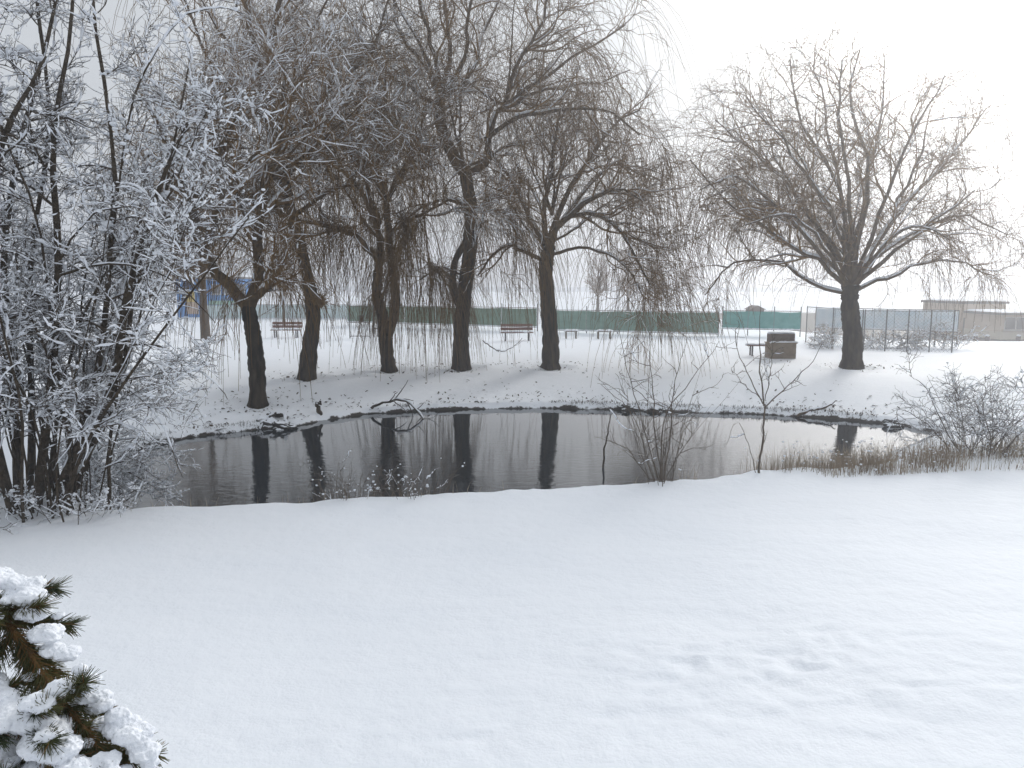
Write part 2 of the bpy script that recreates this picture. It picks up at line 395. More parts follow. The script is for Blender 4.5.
def water_material():
    m = bpy.data.materials.new('pond_water'); m.use_nodes = True
    N, L = m.node_tree.nodes, m.node_tree.links; b = N['Principled BSDF']
    b.inputs['Base Color'].default_value = (.014, .020, .026, 1); b.inputs['Roughness'].default_value = .035
    b.inputs['IOR'].default_value = 1.75; b.inputs['Specular IOR Level'].default_value = .5
    tc = N.new('ShaderNodeTexCoord'); mp = N.new('ShaderNodeMapping'); mp.inputs['Scale'].default_value = (.8, 1.6, 1)
    L.new(tc.outputs['Object'], mp.inputs['Vector'])
    n1 = N.new('ShaderNodeTexNoise'); n1.inputs['Scale'].default_value = 4.5; n1.inputs['Detail'].default_value = 4; L.new(mp.outputs[0], n1.inputs['Vector'])
    n2 = N.new('ShaderNodeTexNoise'); n2.inputs['Scale'].default_value = .35; n2.inputs['Detail'].default_value = 2; L.new(tc.outputs['Object'], n2.inputs['Vector'])
    # breeze ripples on the near half, calm strip along the far bank
    sx = N.new('ShaderNodeSeparateXYZ'); L.new(tc.outputs['Object'], sx.inputs[0])
    mr = N.new('ShaderNodeMapRange'); mr.inputs[1].default_value = 19.5; mr.inputs[2].default_value = 13.5; L.new(sx.outputs['Y'], mr.inputs[0])
    mu = N.new('ShaderNodeMath'); mu.operation = 'MULTIPLY'; L.new(mr.outputs[0], mu.inputs[0]); L.new(n2.outputs['Fac'], mu.inputs[1])
    m2 = N.new('ShaderNodeMath'); m2.operation = 'MULTIPLY_ADD'; L.new(mu.outputs[0], m2.inputs[0]); m2.inputs[1].default_value = .30; m2.inputs[2].default_value = .012
    bp = N.new('ShaderNodeBump'); bp.inputs['Distance'].default_value = .04; L.new(m2.outputs[0], bp.inputs['Strength'])
    L.new(n1.outputs['Fac'], bp.inputs['Height']); L.new(bp.outputs[0], b.inputs['Normal'])
    return m
lo, hi = POLY.min(0) - 1.5, POLY.max(0) + 1.5
wv = np.array([[lo[0], lo[1], ZW], [hi[0], lo[1], ZW], [hi[0], hi[1], ZW], [lo[0], hi[1], ZW]])
tag(mesh('pond_water', wv, np.array([[0, 1, 2, 3]]), water_material()), kind='structure')

# ------------------------------------------------------------------ willows
def trunk_mesh(pts, r0, r1, flare=1.6, n=40, sides=20, seed=0, lump=.10):
    rg = np.random.default_rng(seed)
    P = spline(pts, n); s = np.linspace(0, 1, n)
    R = r0 + (r1-r0)*s; R = R*(1 + (flare-1)*np.exp(-s*n*.34))*(1 + .05*rg.normal(size=n))
    V, F = tubes(P[None], R[None], sides)
    V = V.reshape(n, sides, 3); a = np.arange(sides)*2*np.pi/sides
    k = 1 + lump*(vnoise(np.cos(a)[None]*1.6 + s[:, None]*5, np.sin(a)[None]*1.6 + s[:, None]*3, seed)*2 - 1)
    k = k + .05*np.cos(a*9 + 4*np.sin(s*7+seed)[:, None]) + .22*np.exp(-s*n*.5)[:, None]*np.cos(a*5 + seed)[None]
    V = P[:, None] + (V - P[:, None])*k[..., None]
    return V.reshape(-1, 3), F, P, R

def willow(label, trunk_px, r, limbs, D=None, auto=10, heads=None, n2=130, n3=1300, n4=2600, nh=700, hang=(1.2, 3.6), floor=None, seed=1, spread=1.0, extra_stems=(), snow=1.0, L1=(2.6, 5.0), dr=-.12, hz0=5.0, burr=None, group='willows on the far bank'):
    rg = np.random.default_rng(seed)
    base = ground_hit(*trunk_px[0]); Y = base[1] if D is None else D
    root = thing('willow_tree', label, 'tree', base, group)
    pts = [np.array([base[0], base[1], base[2]-.25])] + [at(x, y, Y+(q[0] if q else 0)) for x, y, *q in trunk_px[1:]]
    V, F, TP, TR = trunk_mesh(pts, r[0]*.9, r[1]*.92, seed=seed)
    stems = [(V, F)]
    for st in extra_stems:
        p = [at(x, y, Y+dy) for x, y, dy in st['pts']]
        v, f, P_, R_ = trunk_mesh(p, st['r'][0], st['r'][1], flare=1.05, n=18, sides=10, seed=seed+7, lump=.08); stems.append((v, f))
    for q, (v, f) in enumerate(stems): mesh('stem' if q else 'trunk', v, f, M_BARK, root)
    LP, LR = [], []
    for lb in limbs:
        p = [at(x, y, Y+dy) for x, y, dy in lb[0]]
        P = spline(p, 12); ln = np.linalg.norm(p[-1]-p[0])
        P[1:-1] += rg.normal(size=(10, 3))*.018*ln**.5; LP.append(P); LR.append(np.linspace(lb[1], lb[2], 12))
    hd = [at(x, y, Y+dy) for x, y, dy in heads]
    for k in range(auto):
        h = hd[k % len(hd)]; az = rg.uniform(0, 2*np.pi); el = np.radians(rg.uniform(18, 80))
        d = np.array([np.cos(az)*np.cos(el), np.sin(az)*np.cos(el), np.sin(el)]); L = rg.uniform(*L1)*spread; P = [h]
        for q in range(11):
            P.append(P[-1] + d*L/11); d = unit(d + rg.normal(size=3)*.10 + np.array([0, 0, .03 if q < 6 else -.06]))
        rr = rg.uniform(.035, .075); LP.append(np.array(P)); LR.append(np.linspace(rr, rr*.28, 12))
    LP, LR = np.array(LP), np.array(LR)
    for P, R in zip(LP, LR):
        v, f = tubes(P[None], R[None], 7); mesh('limb', v, f, M_LIMB, root)
    p2, r2 = spawn(LP, LR, n2, (.3, 1), (18, 62), (1.4, 3.2), 10, .20, .05, dr*.3, .62, .013, .06, rg, .25, .4, .8)
    p3, r3 = spawn(p2, r2, n3, (.25, 1), (18, 60), (.7, 2.0), 6, .29, .02, dr, .6, .008, .017, rg, .5, .2, .8)
    p3b, r3b = spawn(LP, LR, n3//6, (.1, 1), (30, 80), (.6, 1.8), 6, .30, .03, dr*.6, .2, .008, .016, rg, .4, .2)
    p3 = np.concatenate([p3, p3b]); r3 = np.concatenate([r3, r3b])
    p4, r4 = spawn(p3, r3, n4, (.2, 1), (15, 60), (.4, 1.1), 4, .34, 0, dr*1.5, .8, .0055, .010, rg, .6)
    ze = p3[:, -1, 2]; wt = np.exp(-np.maximum(ze-hz0, 0)/1.6) + .03; wt = wt*(.06 + (rg.random(len(wt)) < .28))
    ph, rh = spawn(p3, r3, nh, (.2, 1), (10, 60), hang, 7, .03, -.7, -.35, .8, .0075, .0115, rg, .6, wt=wt)
    fl = (base[2] + .25) if floor is None else floor
    low = fl + rg.random(len(ph))**2*2.2
    bad = ph[:, -1, 2] < low                         # strands stop short of the ground
    z0 = ph[:, 0, 2]; k = np.where(bad, np.clip((z0-low)/np.maximum(z0-ph[:, -1, 2], .01), .05, 1), 1)
    ph = ph[:, :1] + (ph - ph[:, :1])*k[:, None, None]
    v, f = join([tubes(p2, r2, 4), tubes(p3, r3, 3), tubes(p4, r4, 3)]); mesh('crown', v, f, M_TWIG if snow > 1 else M_TWIG2, root)
    if burr:                                             # a burr of short shoots on the trunk
        c = at(burr[0], burr[1], Y); seg = np.linspace(c - [0, 0, .25], c + [0, 0, .25], 5)[None]
        pb, rb = spawn(seg, np.full((1, 5), .02), 110, (0, 1), (50, 90), (.35, 1.0), 5, .2, .1, -.2, .5, .007, .01, rg, .5)
        v, f = join([blob(c, .22, 3, .35, 2.0, seed, (1, .9, 1.3), .4), tubes(pb, rb, 3)]); mesh('burr', v, f, M_HANG, root)
    v, f = tubes(ph, rh, 3); mesh('hanging_twigs', v, f, M_HANG, root)
    if snow:
        v, f = join([snow_on(LP, LR, .9, (.55, .8), .01, 9, (.3, .7), 5, .35, rg, .09), snow_on(p2, r2, .8*snow, (.5, 1.0), .008*snow, 8, (.3, .8), 4, .35, rg), snow_on(p3, r3, .5*snow, (.6, 1.1), .006*snow, 5, (.3, .75), 3, .35, rg),
                     snow_on(p4, r4, .3*snow, (.7, 1.2), .005*snow, 3, (.3, .8), 3, .35, rg)])
        mesh('snow', v, f, M_SNOW, root)
    return root

willow('willow beside the shrub thicket, forked low with a stub on its right', [(258, 406), (257, 372), (253, 335), (248, 306)], (.26, .21),
       [([(248, 306, 0), (226, 282, -.2), (204, 256, -.4), (192, 215, -.6), (172, 160, -.5), (150, 110, 0)], .19, .05),
        ([(249, 306, 0), (258, 272, .1), (258, 232, .2), (266, 185, .4), (280, 130, .5), (285, 70, .3)], .19, .05),
        ([(250, 302, 0), (262, 292, -.3), (269, 288, -.5)], .12, .09),
        ([(258, 235, .2), (235, 190, 1), (225, 140, 1.6), (230, 80, 2.2)], .09, .03),
        ([(204, 256, -.4), (215, 215, -1.3), (235, 175, -2), (262, 150, -2.6)], .08, .03)],
       auto=9, heads=[(262, 190, .4), (192, 215, -.6), (280, 140, .5)], n2=120, n3=950, n4=1700, nh=900, seed=21, snow=2.0, L1=(2.0, 3.8))
willow('bent willow with a twiggy burr on its trunk, behind the low forked one', [(306, 379), (310, 345), (313, 312), (304, 262), (294, 222), (284, 180), (270, 122), (262, 66)], (.27, .15),
       [([(262, 66, 0), (250, 30, .2), (240, -30, .4), (236, -90, .3)], .11, .05), ([(262, 66, 0), (275, 25, -.5), (282, -20, -.8), (300, -80, -1)], .10, .04),
        ([(270, 122, 0), (235, 95, .5), (205, 50, 1), (180, -10, 1.3)], .09, .03), ([(284, 180, 0), (320, 130, .7), (338, 85, 1.2), (372, 45, 1.6), (395, -20, 1.8)], .10, .03),
        ([(294, 222, 0), (262, 200, -.8), (225, 190, -1.5), (195, 205, -2)], .09, .03), ([(294, 215, 0), (330, 190, -.8), (360, 185, -1.4)], .08, .03),
        ([(262, 66, 0), (300, 45, .8), (330, -5, 1.4)], .08, .03)],
       auto=9, heads=[(262, 66, 0), (280, 150, 0), (270, 110, 0)], n2=110, n3=850, n4=1700, nh=1300, seed=22, burr=(317, 302), snow=1.9, L1=(2.6, 5.0), hang=(1.6, 4.6))
willow('willow split into two close stems above a narrow slit, red bench to its left', [(390, 371), (386, 345), (383, 318), (377, 294), (379, 265), (381, 238)], (.27, .14),
       [([(379, 262, 0), (362, 240, -.2), (336, 228, -.4), (305, 222, -.5), (280, 232, -.6)], .13, .04), ([(381, 240, 0), (372, 200, .3), (355, 160, .6), (330, 130, .8)], .11, .03),
        ([(386, 200, .1), (375, 165, .2), (362, 130, 0), (350, 85, -.3)], .12, .03), ([(386, 200, .1), (405, 165, -.4), (428, 150, -.8)], .09, .03),
        ([(388, 232, .1), (420, 215, -.7), (452, 200, -1.2), (470, 210, -1.4)], .07, .02), ([(381, 238, 0), (360, 190, -1), (335, 165, -1.8), (300, 160, -2.3)], .09, .03)],
       auto=9, heads=[(384, 200, .1), (379, 238, 0), (375, 170, .2)], n2=120, n3=950, n4=1800, nh=1150, seed=23, snow=1.9, L1=(2.2, 4.2), hang=(1.6, 5.0),
       extra_stems=[dict(pts=[(388, 335, -.12), (396, 305, -.18), (391, 262, -.1), (388, 225, 0), (384, 180, .1)], r=(.17, .11))])
willow('tallest willow, its limbs fanning upright and one long limb arching right', [(462, 369), (461, 335), (464, 295), (470, 245), (470, 205), (464, 168)], (.31, .23),
       [([(464, 172, 0), (448, 146, -.1), (441, 122, -.1), (440, 98, 0)], .24, .17), ([(466, 175, 0), (490, 160, 0), (485, 140, 0), (505, 104, .1), (532, 82, .3), (580, 55, .6), (625, 25, 1)], .15, .03),
        ([(440, 98, 0), (425, 65, .3), (400, 30, .6), (385, -40, .8)], .10, .03), ([(440, 98, 0), (436, 60, -.3), (420, 10, -.7), (412, -70, -1)], .10, .03), ([(441, 98, 0), (450, 50, .2), (446, 0, .4), (455, -80, .6)], .10, .03),
        ([(442, 98, 0), (464, 60, -.4), (470, 10, -.8), (485, -70, -1)], .10, .03), ([(443, 100, 0), (470, 75, .4), (485, 30, .8), (520, -40, 1.2)], .09, .03), ([(438, 105, 0), (405, 85, .4), (372, 55, .9), (340, 0, 1.4)], .09, .03),
        ([(446, 146, -.1), (415, 150, -.6), (385, 165, -1.2), (350, 160, -1.7)], .08, .03), ([(485, 140, 0), (515, 118, -.6), (550, 112, -1.2), (605, 110, -1.8), (640, 135, -2.2)], .09, .03),
        ([(505, 104, .1), (520, 60, -.3), (545, 15, -.6), (560, -60, -1)], .09, .03), ([(505, 108, 0), (545, 90, .8), (590, 85, 1.5), (630, 70, 2)], .07, .02),
        ([(470, 205, 0), (440, 200, -.7), (410, 215, -1.3), (385, 235, -1.7)], .07, .02), ([(462, 275, 0), (440, 268, -.5), (420, 280, -.9)], .05, .02)],
       auto=9, heads=[(440, 98, 0), (464, 168, 0), (505, 104, .1)], n2=150, n3=900, n4=1500, nh=2600, seed=24, snow=.9, L1=(2.4, 4.6), hang=(1.8, 6.0), floor=-.55,
       extra_stems=[dict(pts=[(462, 312, -.1), (453, 285, -.2), (455, 262, -.2), (466, 240, -.1), (471, 225, 0)], r=(.13, .10))])
willow('willow with a straight stout trunk and wide low crown, red bench to its left', [(551, 368), (550, 335), (548, 300), (546, 268), (549, 245)], (.33, .26),
       [([(549, 250, 0), (560, 225, -.2), (580, 214, -.4), (605, 218, -.6), (630, 245, -.8), (650, 285, -1)], .12, .03), ([(548, 248, 0), (562, 205, .2), (585, 165, .5), (615, 125, .8), (640, 110, 1)], .12, .03),
        ([(547, 248, 0), (545, 205, 0), (552, 160, -.2), (560, 110, -.4)], .12, .03), ([(546, 250, 0), (528, 215, .3), (512, 180, .7), (490, 150, 1)], .11, .03),
        ([(545, 262, 0), (520, 248, -.4), (498, 250, -.8), (478, 275, -1.1)], .09, .03), ([(550, 235, 0), (590, 200, -.8), (620, 190, -1.5), (645, 200, -2)], .09, .03),
        ([(550, 240, 0), (585, 190, .8), (615, 165, 1.4), (640, 175, 1.8)], .09, .03), ([(549, 255, 0), (585, 248, -.5), (620, 262, -.9), (645, 300, -1.2)], .07, .02)],
       auto=8, heads=[(548, 245, 0), (552, 215, 0)], n2=160, n3=1100, n4=1900, nh=950, seed=25, snow=.8, L1=(2.0, 3.6), hang=(1.6, 5.4), floor=-.55)
willow('lone broad willow at the right, standing clear of the others', [(852, 368), (852, 335), (850, 302), (851, 285)], (.36, .32),
       [([(851, 288, 0), (838, 255, .2), (812, 220, .4), (790, 185, .7), (770, 140, 1)], .105, .022), ([(850, 290, 0), (820, 265, -.3), (785, 240, -.6), (735, 210, -1), (690, 160, -1.3)], .095, .022),
        ([(851, 286, 0), (848, 240, .2), (835, 180, .3), (800, 120, .6), (790, 60, .8)], .105, .022), ([(851, 286, 0), (860, 230, -.2), (868, 170, -.5), (850, 100, -.9), (860, 50, -1)], .105, .022),
        ([(852, 286, 0), (880, 235, .4), (910, 180, .8), (930, 110, 1.2)], .105, .022), ([(852, 288, 0), (890, 255, -.3), (935, 220, -.6), (975, 190, -1)], .095, .022),
        ([(852, 290, 0), (900, 240, .6), (960, 215, 1), (1008, 235, 1.4)], .08, .02), ([(851, 284, 0), (832, 215, -.6), (790, 150, -1.2), (745, 95, -1.6)], .085, .02), ([(851, 284, 0), (842, 200, .9), (825, 120, 1.6), (815, 52, 2)], .085, .02),
        ([(851, 284, 0), (862, 200, 1), (880, 120, 1.7), (885, 55, 2.1)], .085, .02), ([(852, 284, 0), (884, 200, -.7), (915, 130, -1.3), (945, 75, -1.8)], .085, .02), ([(852, 284, 0), (900, 210, 1.2), (955, 150, 1.9), (985, 110, 2.3)], .085, .02), ([(851, 284, 0), (800, 200, 1.2), (750, 150, 2), (715, 120, 2.4)], .08, .02), ([(851, 284, 0), (848, 190, -1.5), (838, 110, -2.3), (842, 60, -2.7)], .08, .02), ([(851, 288, 0), (800, 230, -.8), (740, 180, -1.4), (700, 190, -1.8)], .08, .02), ([(853, 292, 0), (895, 275, .3), (945, 260, .6), (990, 275, .9)], .075, .022), ([(850, 294, 0), (815, 285, .3), (775, 262, .7), (730, 265, 1), (705, 295, 1.2)], .075, .022),
        ([(851, 290, 0), (825, 250, -1), (790, 215, -1.8), (745, 225, -2.4)], .075, .022), ([(852, 288, 0), (880, 250, -1), (915, 225, -2), (950, 240, -2.8)], .075, .022)],
       auto=5, heads=[(851, 284, 0), (850, 262, 0), (846, 235, .1)], n2=330, n3=2500, n4=3600, nh=3000, dr=-.20, hz0=6.0, seed=26, snow=.6, L1=(3.4, 6.4), hang=(1.0, 2.6), floor=1.5)

# slim grey trees between the willows and the courts, and the hazy far trees
def bare_tree(name, label, px, py, Y, height, r, seed, n2=24, n3=260, n4=700, group=None, m=None, z=None, lean=0, spread=1.0, hz_=None):
    rg = np.random.default_rng(seed)
    b = at(px, py, Y); b[2] = hz(b[0], b[1]); root = thing(name, label, 'tree', b, group)
    pts = [b - [0, 0, .2], b + [lean*.2, 0, height*.3], b + [lean*.6, .1, height*.65], b + [lean, 0, height]]
    V, F, TP, TR = trunk_mesh(pts, r, r*.2, n=14, sides=7, seed=seed, flare=1.3); mesh('trunk', V, F, m or M_LIMB, root)
    p2, r2 = spawn(TP[None], TR[None], n2, (.28, 1), (30, 60), (height*.28*spread, height*.5*spread), 8, .10, .04, .04, .55, .012, .06, rg, .25)
    p3, r3 = spawn(p2, r2, n3, (.1, 1), (20, 55), (height*.1, height*.22), 6, .13, .03, .0, .6, .010, .03, rg, .4)
    p4, r4 = spawn(p3, r3, n4, (.1, 1), (20, 55), (height*.05, height*.12), 4, .13, .0, -.03, .8, .008, .02, rg, .6)
    v, f = join([tubes(p2, r2, 4), tubes(p3, r3, 3), tubes(p4, r4, 3)]); mesh('crown', v, f, m or M_TWIG, root)
    return root
bare_tree('bare_tree', 'dark straight trunk far behind the low forked willow, before the blue building', 204, 310, 41, 9, .24, 31)
bare_tree('bare_tree', 'slim grey tree behind the bent willow, in front of the pale boards', 284, 316, 56, 5.5, .10, 32)
far_spots = [(598, 84, 3.6, 'leftmost of the misty trees beyond the green court screens'), (628, 88, 4.2, 'second misty tree from the left beyond the green court screens'), (655, 82, 3.2, 'third misty tree from the left beyond the green court screens'),
             (690, 130, 3.9, 'faintest misty tree, beyond the right end of the green screens')]
for k, (px, Y, h, lb) in enumerate(far_spots):
    bare_tree('distant_tree', lb, px, 300, Y, h+1.6, .16, 40+k, 40, 420, 900, 'misty trees beyond the courts', spread=1.1)

# ------------------------------------------------------------------ snow-laden thicket on the left
def thicket(name, label, base, stems, n1, n2, n3, n4, seed, Ls=((.6, 1.6), (.25, .65), (.07, .22)), m=(None, None), snow=(.85, .75, .42), lean=(0, 0), sz=1.0, cat='shrub', stem_name='stem', auto=None, group=None, fine=.005, ssz=1.0, trop2=-.06, clots=0, spots=(), cull=None):
    rg = np.random.default_rng(seed); root = thing(name, label, cat, base, group)
    P1, R1 = [], []
    for pts, ra, rb in stems:
        P = spline(pts, 14); P[1:] += np.cumsum(rg.normal(size=(13, 3))*.012*sz, 0); P1.append(P); R1.append(np.linspace(ra, rb, 14)*(1+.06*rg.normal(size=14)))
    for k in range(auto['n'] if auto else 0):
        a = auto; ang = rg.uniform(0, 2*np.pi); p = base + np.array([np.cos(ang)*a['r']*rg.random(), np.sin(ang)*a['r']*rg.random(), 0]); p[2] = hz(p[0], p[1]) - .05
        d = unit(np.array([np.cos(ang)*a['out'] + a.get('dx', 0), np.sin(ang)*a['out'], 1.0]) + rg.normal(size=3)*.15); L = rg.uniform(*a['L']); Q = [p]
        for q in range(13): Q.append(Q[-1] + d*L/13); d = unit(d + rg.normal(size=3)*a.get('wob', .05) + np.array([0, 0, a.get('trop', 0.0)]))
        P1.append(np.array(Q)); ra = rg.uniform(*a['rad']); R1.append(np.linspace(ra, ra*.25, 14))
    P1, R1 = np.array(P1), np.array(R1)
    for P, R in zip(P1, R1):
        v, f = tubes(P[None], R[None], 8 if R[0] > .03 else 5); mesh(stem_name, v, f, m[0] or M_DARK, root)
    parts, sn = [], [snow_on(P1, R1, snow[0], (.4, .8), .006*ssz, 8, (.3, .7), 5, .3, rg, .05)]
    src, sr = P1, R1
    if n2:
        p2, r2 = spawn(src, sr, n2, (.2, 1), (30, 85), Ls[0], 10, .17, .03, trop2, .5, .006*sz, .022, rg, .3, .2); parts.append(tubes(p2, r2, 4))
        if cull is not None:
            e, ey = project(p2[:, -1]); lim = np.where(ey < 235, cull, np.where(ey < 335, cull-72, cull-45)); kp = (e < lim) | (rg.random(len(p2)) < .12); p2, r2 = p2[kp], r2[kp]; parts[-1] = tubes(p2, r2, 4)
        sn.append(snow_on(p2, r2, snow[0], (.5, 1.0), .0068*ssz, 20, (.8, 1), 4, .3, rg, .018*ssz, .2))
        p3, r3 = spawn(p2, r2, n3, (.1, 1), (25, 70), Ls[1], 6, .32, .0, trop2*.6, .6, .0045*sz, .010, rg, .5, flatz=.5); parts.append(tubes(p3, r3, 3))
        sn.append(snow_on(p3, r3, snow[1], (.4, .9), .0048*ssz, 7, (.7, 1), 4, .25, rg, .012*ssz, .22))
        if n4:
            p4, r4 = spawn(np.concatenate([p3, p3]), np.concatenate([r3, r3]), n4, (.1, 1), (25, 65), Ls[2], 4, .36, .0, -.02, .75, .0032*sz, .0055, rg, .7, flatz=.5); parts.append(tubes(p4, r4, 3))
            sn.append(snow_on(p4, r4, snow[2], (.4, .9), fine*.9*ssz, 4, (.5, 1), 3, .25, rg, .010*ssz, .2))
    if clots and n2:                                    # rounded clots of snow sitting on the twigs
        A = np.concatenate([p2[:, 2:8].reshape(-1, 3), p3[:, 1:7].reshape(-1, 3)]); A = A[rg.choice(len(A), clots)]
        V1, F1 = ICO[0]; cs = .010 + .016*rg.random(clots)**2.5; A = A + np.stack([0*cs, 0*cs, cs*.6], 1)
        vv = A[:, None] + V1[None]*(cs[:, None]*rg.uniform(.75, 1.25, (clots, len(V1))))[..., None]*(rg.uniform(.7, 1.6, (clots, 1, 3))*np.array([1, 1, .75]))
        sn.append((vv.reshape(-1, 3), (F1[None] + (np.arange(clots)*len(V1))[:, None, None]).reshape(-1, 3)))
    for c, s_ in spots:                                 # and a few heavy cushions
        A = p2.reshape(-1, 3); near = A[np.argsort(((A-c)**2).sum(1))[:4]]
        for a in near: sn.append(blob(a + [0, 0, s_*.3], s_*.5*rg.uniform(.6, 1), 2, .3, 2.0, int(rg.integers(1e6)), (1.3, 1, .75), .5))
    if parts:
        v, f = join(parts); mesh('twigs', v, f, m[1] or M_DTWIG, root)
    if max(snow) > 0:
        v, f = join(sn)
        if len(v): mesh('snow', v, f, M_SNOW, root)
    return root

def pix(Y, *pp): return [at(p[0], p[1], Y + (p[2] if len(p) > 2 else 0)) for p in pp]
b0 = ground_hit(48, 508); Yb = b0[1]
stems = [
    (pix(Yb, (52, 512), (76, 452, .05), (112, 390, .1), (122, 325, .1), (133, 270, .05), (150, 215, 0), (170, 165, 0), (190, 120, 0)), .10, .022),
    (pix(Yb, (36, 512), (46, 430), (58, 330), (61, 250, .1), (57, 150, .2), (72, 60, .2), (78, -30, .2)), .085, .02),
    (pix(Yb+.3, (20, 508), (12, 420), (5, 330), (0, 250), (14, 150), (40, 40), (60, -40)), .085, .02),
    (pix(Yb+.2, (62, 508), (85, 420), (105, 330), (113, 240), (116, 150), (102, 40), (95, -40)), .07, .018),
    (pix(Yb+.6, (30, 503), (30, 400), (24, 260), (42, 120), (30, 0), (20, -50)), .06, .018),
    (pix(Yb-.2, (15, 515), (-14, 410), (-30, 300), (-18, 200), (8, 130), (28, 92), (45, 60)), .085, .02),
    (pix(Yb+.5, (70, 503), (96, 440), (128, 360), (140, 280), (168, 210), (185, 140), (200, 70)), .055, .014),
    (pix(Yb+.1, (112, 245), (128, 110), (150, 55), (180, 16), (216, 8), (240, 14)), .022, .007),
    (pix(Yb, (150, 215), (172, 190), (190, 142), (205, 108), (232, 84)), .02, .006),
    (pix(Yb, (160, 190), (185, 131), (215, 136), (245, 143), (290, 160)), .018, .005),
    (pix(Yb, (140, 250), (165, 215), (200, 204), (235, 210), (268, 228)), .018, .005),
    (pix(Yb-.3, (60, 260), (78, 232), (100, 213), (140, 208), (165, 222)), .02, .006),
    (pix(Yb-.4, (60, 275), (100, 264), (150, 266), (185, 288), (215, 322)), .024, .006),
    (pix(Yb-.3, (112, 385), (140, 395), (165, 425), (178, 455), (186, 480)), .02, .005),
    (pix(Yb-.2, (120, 345), (150, 345), (185, 360), (215, 385), (228, 400)), .02, .005),
]
stems = [(p, a*.78, b*.78) for p, a, b in stems]
for q in range(7):
    stems[q][0][0][2] = hz(stems[q][0][0][0], stems[q][0][0][1]) - .12
thicket('thicket_tree', 'tall many-stemmed snow-laden thicket filling the left edge', b0, stems, 0, 470, 6200, 16500, 51, clots=8000, ssz=1.15, cull=262,
                       spots=[(at(px, py, Yb-.1), s_) for px, py, s_ in [(8, 42, .15), (145, 205, .13), (128, 221, .11), (125, 160, .08), (75, 75, .07), (90, 40, .08), (200, 135, .07), (222, 137, .06), (60, 20, .08), (108, 120, .07), (170, 225, .08), (232, 212, .06), (255, 215, .06), (178, 118, .07), (40, 110, .07), (140, 30, .07), (122, 470, .09), (90, 140, .08), (30, 190, .07), (215, 10, .07), (190, 12, .08)]],
                       auto=dict(n=40, r=.95, out=.17, L=(3.6, 7.2), rad=(.010, .028), dx=-.02, wob=.085, trop=.03), cat='tree')
b1 = ground_hit(95, 508)
thicket('low_shrub', 'low snow-covered shrub drooping toward the water at the thicket foot', b1 + [0, .25, -.1],
        [(pix(b1[1]+.25, (80, 500), (110, 474), (140, 480), (168, 500)), .018, .005), (pix(b1[1]+.1, (85, 500), (105, 468), (130, 462), (160, 478)), .018, .005), (pix(b1[1]+.4, (80, 495), (100, 450), (135, 440), (160, 452)), .016, .005)],
        0, 60, 600, 1800, 52, Ls=((.3, .8), (.2, .5), (.08, .22)), auto=dict(n=14, r=.3, out=.75, L=(.7, 1.3), rad=(.008, .016), dx=.5, trop=-.05), snow=(1, .9, .7), ssz=1.3, clots=700)

# ------------------------------------------------------------------ near-shore saplings, shrubs, reeds
b = ground_hit(660, 483); b[1] += .05
thicket('sapling_clump', 'bare upright many-stemmed sapling clump on the near shore', b,
        [(pix(b[1], (655, 484), (640, 440), (622, 405), (600, 385)), .010, .003), (pix(b[1], (660, 484), (665, 420), (690, 385), (722, 345)), .012, .003), (pix(b[1], (662, 484), (655, 420), (652, 370), (648, 325)), .012, .003),
         (pix(b[1], (664, 484), (672, 430), (676, 380), (690, 335)), .012, .003), (pix(b[1], (655, 484), (632, 452), (612, 440), (598, 436)), .009, .003), (pix(b[1], (660, 484), (648, 430), (632, 375), (622, 330)), .011, .003)],
        0, 60, 150, 0, 61, Ls=((.3, .8), (.12, .35), (.1, .2)), m=(M_REDTWIG, M_REDTWIG), auto=dict(n=17, r=.22, out=.26, L=(.8, 2.3), rad=(.004, .008), wob=.045), snow=(.06, .05, .1), sz=1.0, trop2=.06)
b = ground_hit(759, 475); b[1] += .1
thicket('sapling', 'slender forked sapling with one long arm reaching right', b,
        [(pix(b[1], (759, 476), (761, 440), (764, 406)), .020, .015), (pix(b[1], (764, 406), (759, 370), (757, 335), (758, 300)), .013, .003), (pix(b[1], (764, 408), (785, 388), (808, 366), (824, 342)), .011, .003),
         (pix(b[1], (763, 404), (750, 375), (738, 345), (735, 325)), .010, .003), (pix(b[1], (762, 400), (745, 385), (732, 372)), .007, .003), (pix(b[1], (765, 400), (772, 365), (776, 330)), .008, .003), (pix(b[1], (756, 474), (748, 440), (738, 420), (724, 442)), .006, .003)],
        0, 26, 50, 0, 62, Ls=((.2, .55), (.1, .3), (.1, .2)), m=(M_REDTWIG, M_REDTWIG), snow=(.2, .1, .1), trop2=.07, stem_name='branch')
bR = ground_hit(972, 452)
thicket('bramble_bush', 'rounded snow-dusted bramble bush at the right edge of the pond', bR, [(pix(bR[1]-.3, (950, 446), (925, 425), (900, 412), (882, 418)), .010, .003), (pix(bR[1]-.2, (955, 446), (930, 400), (915, 380), (905, 372)), .010, .003)],
        0, 100, 800, 1300, 63, Ls=((.35, .85), (.18, .5), (.08, .22)), m=(mat('bramble_bark', (.075, .06, .048), .9, .1, noise=(8, (.12, .10, .08)), snow=(.6, .3)), mat('bramble_twig', (.075, .058, .045), .9, .1, noise=(4, (.12, .10, .08)), snow=(.6, .3))),
        auto=dict(n=34, r=.6, out=.62, L=(.8, 1.75), rad=(.006, .012), wob=.07, trop=-.02), snow=(.4, .28, .15), ssz=.75, clots=200)
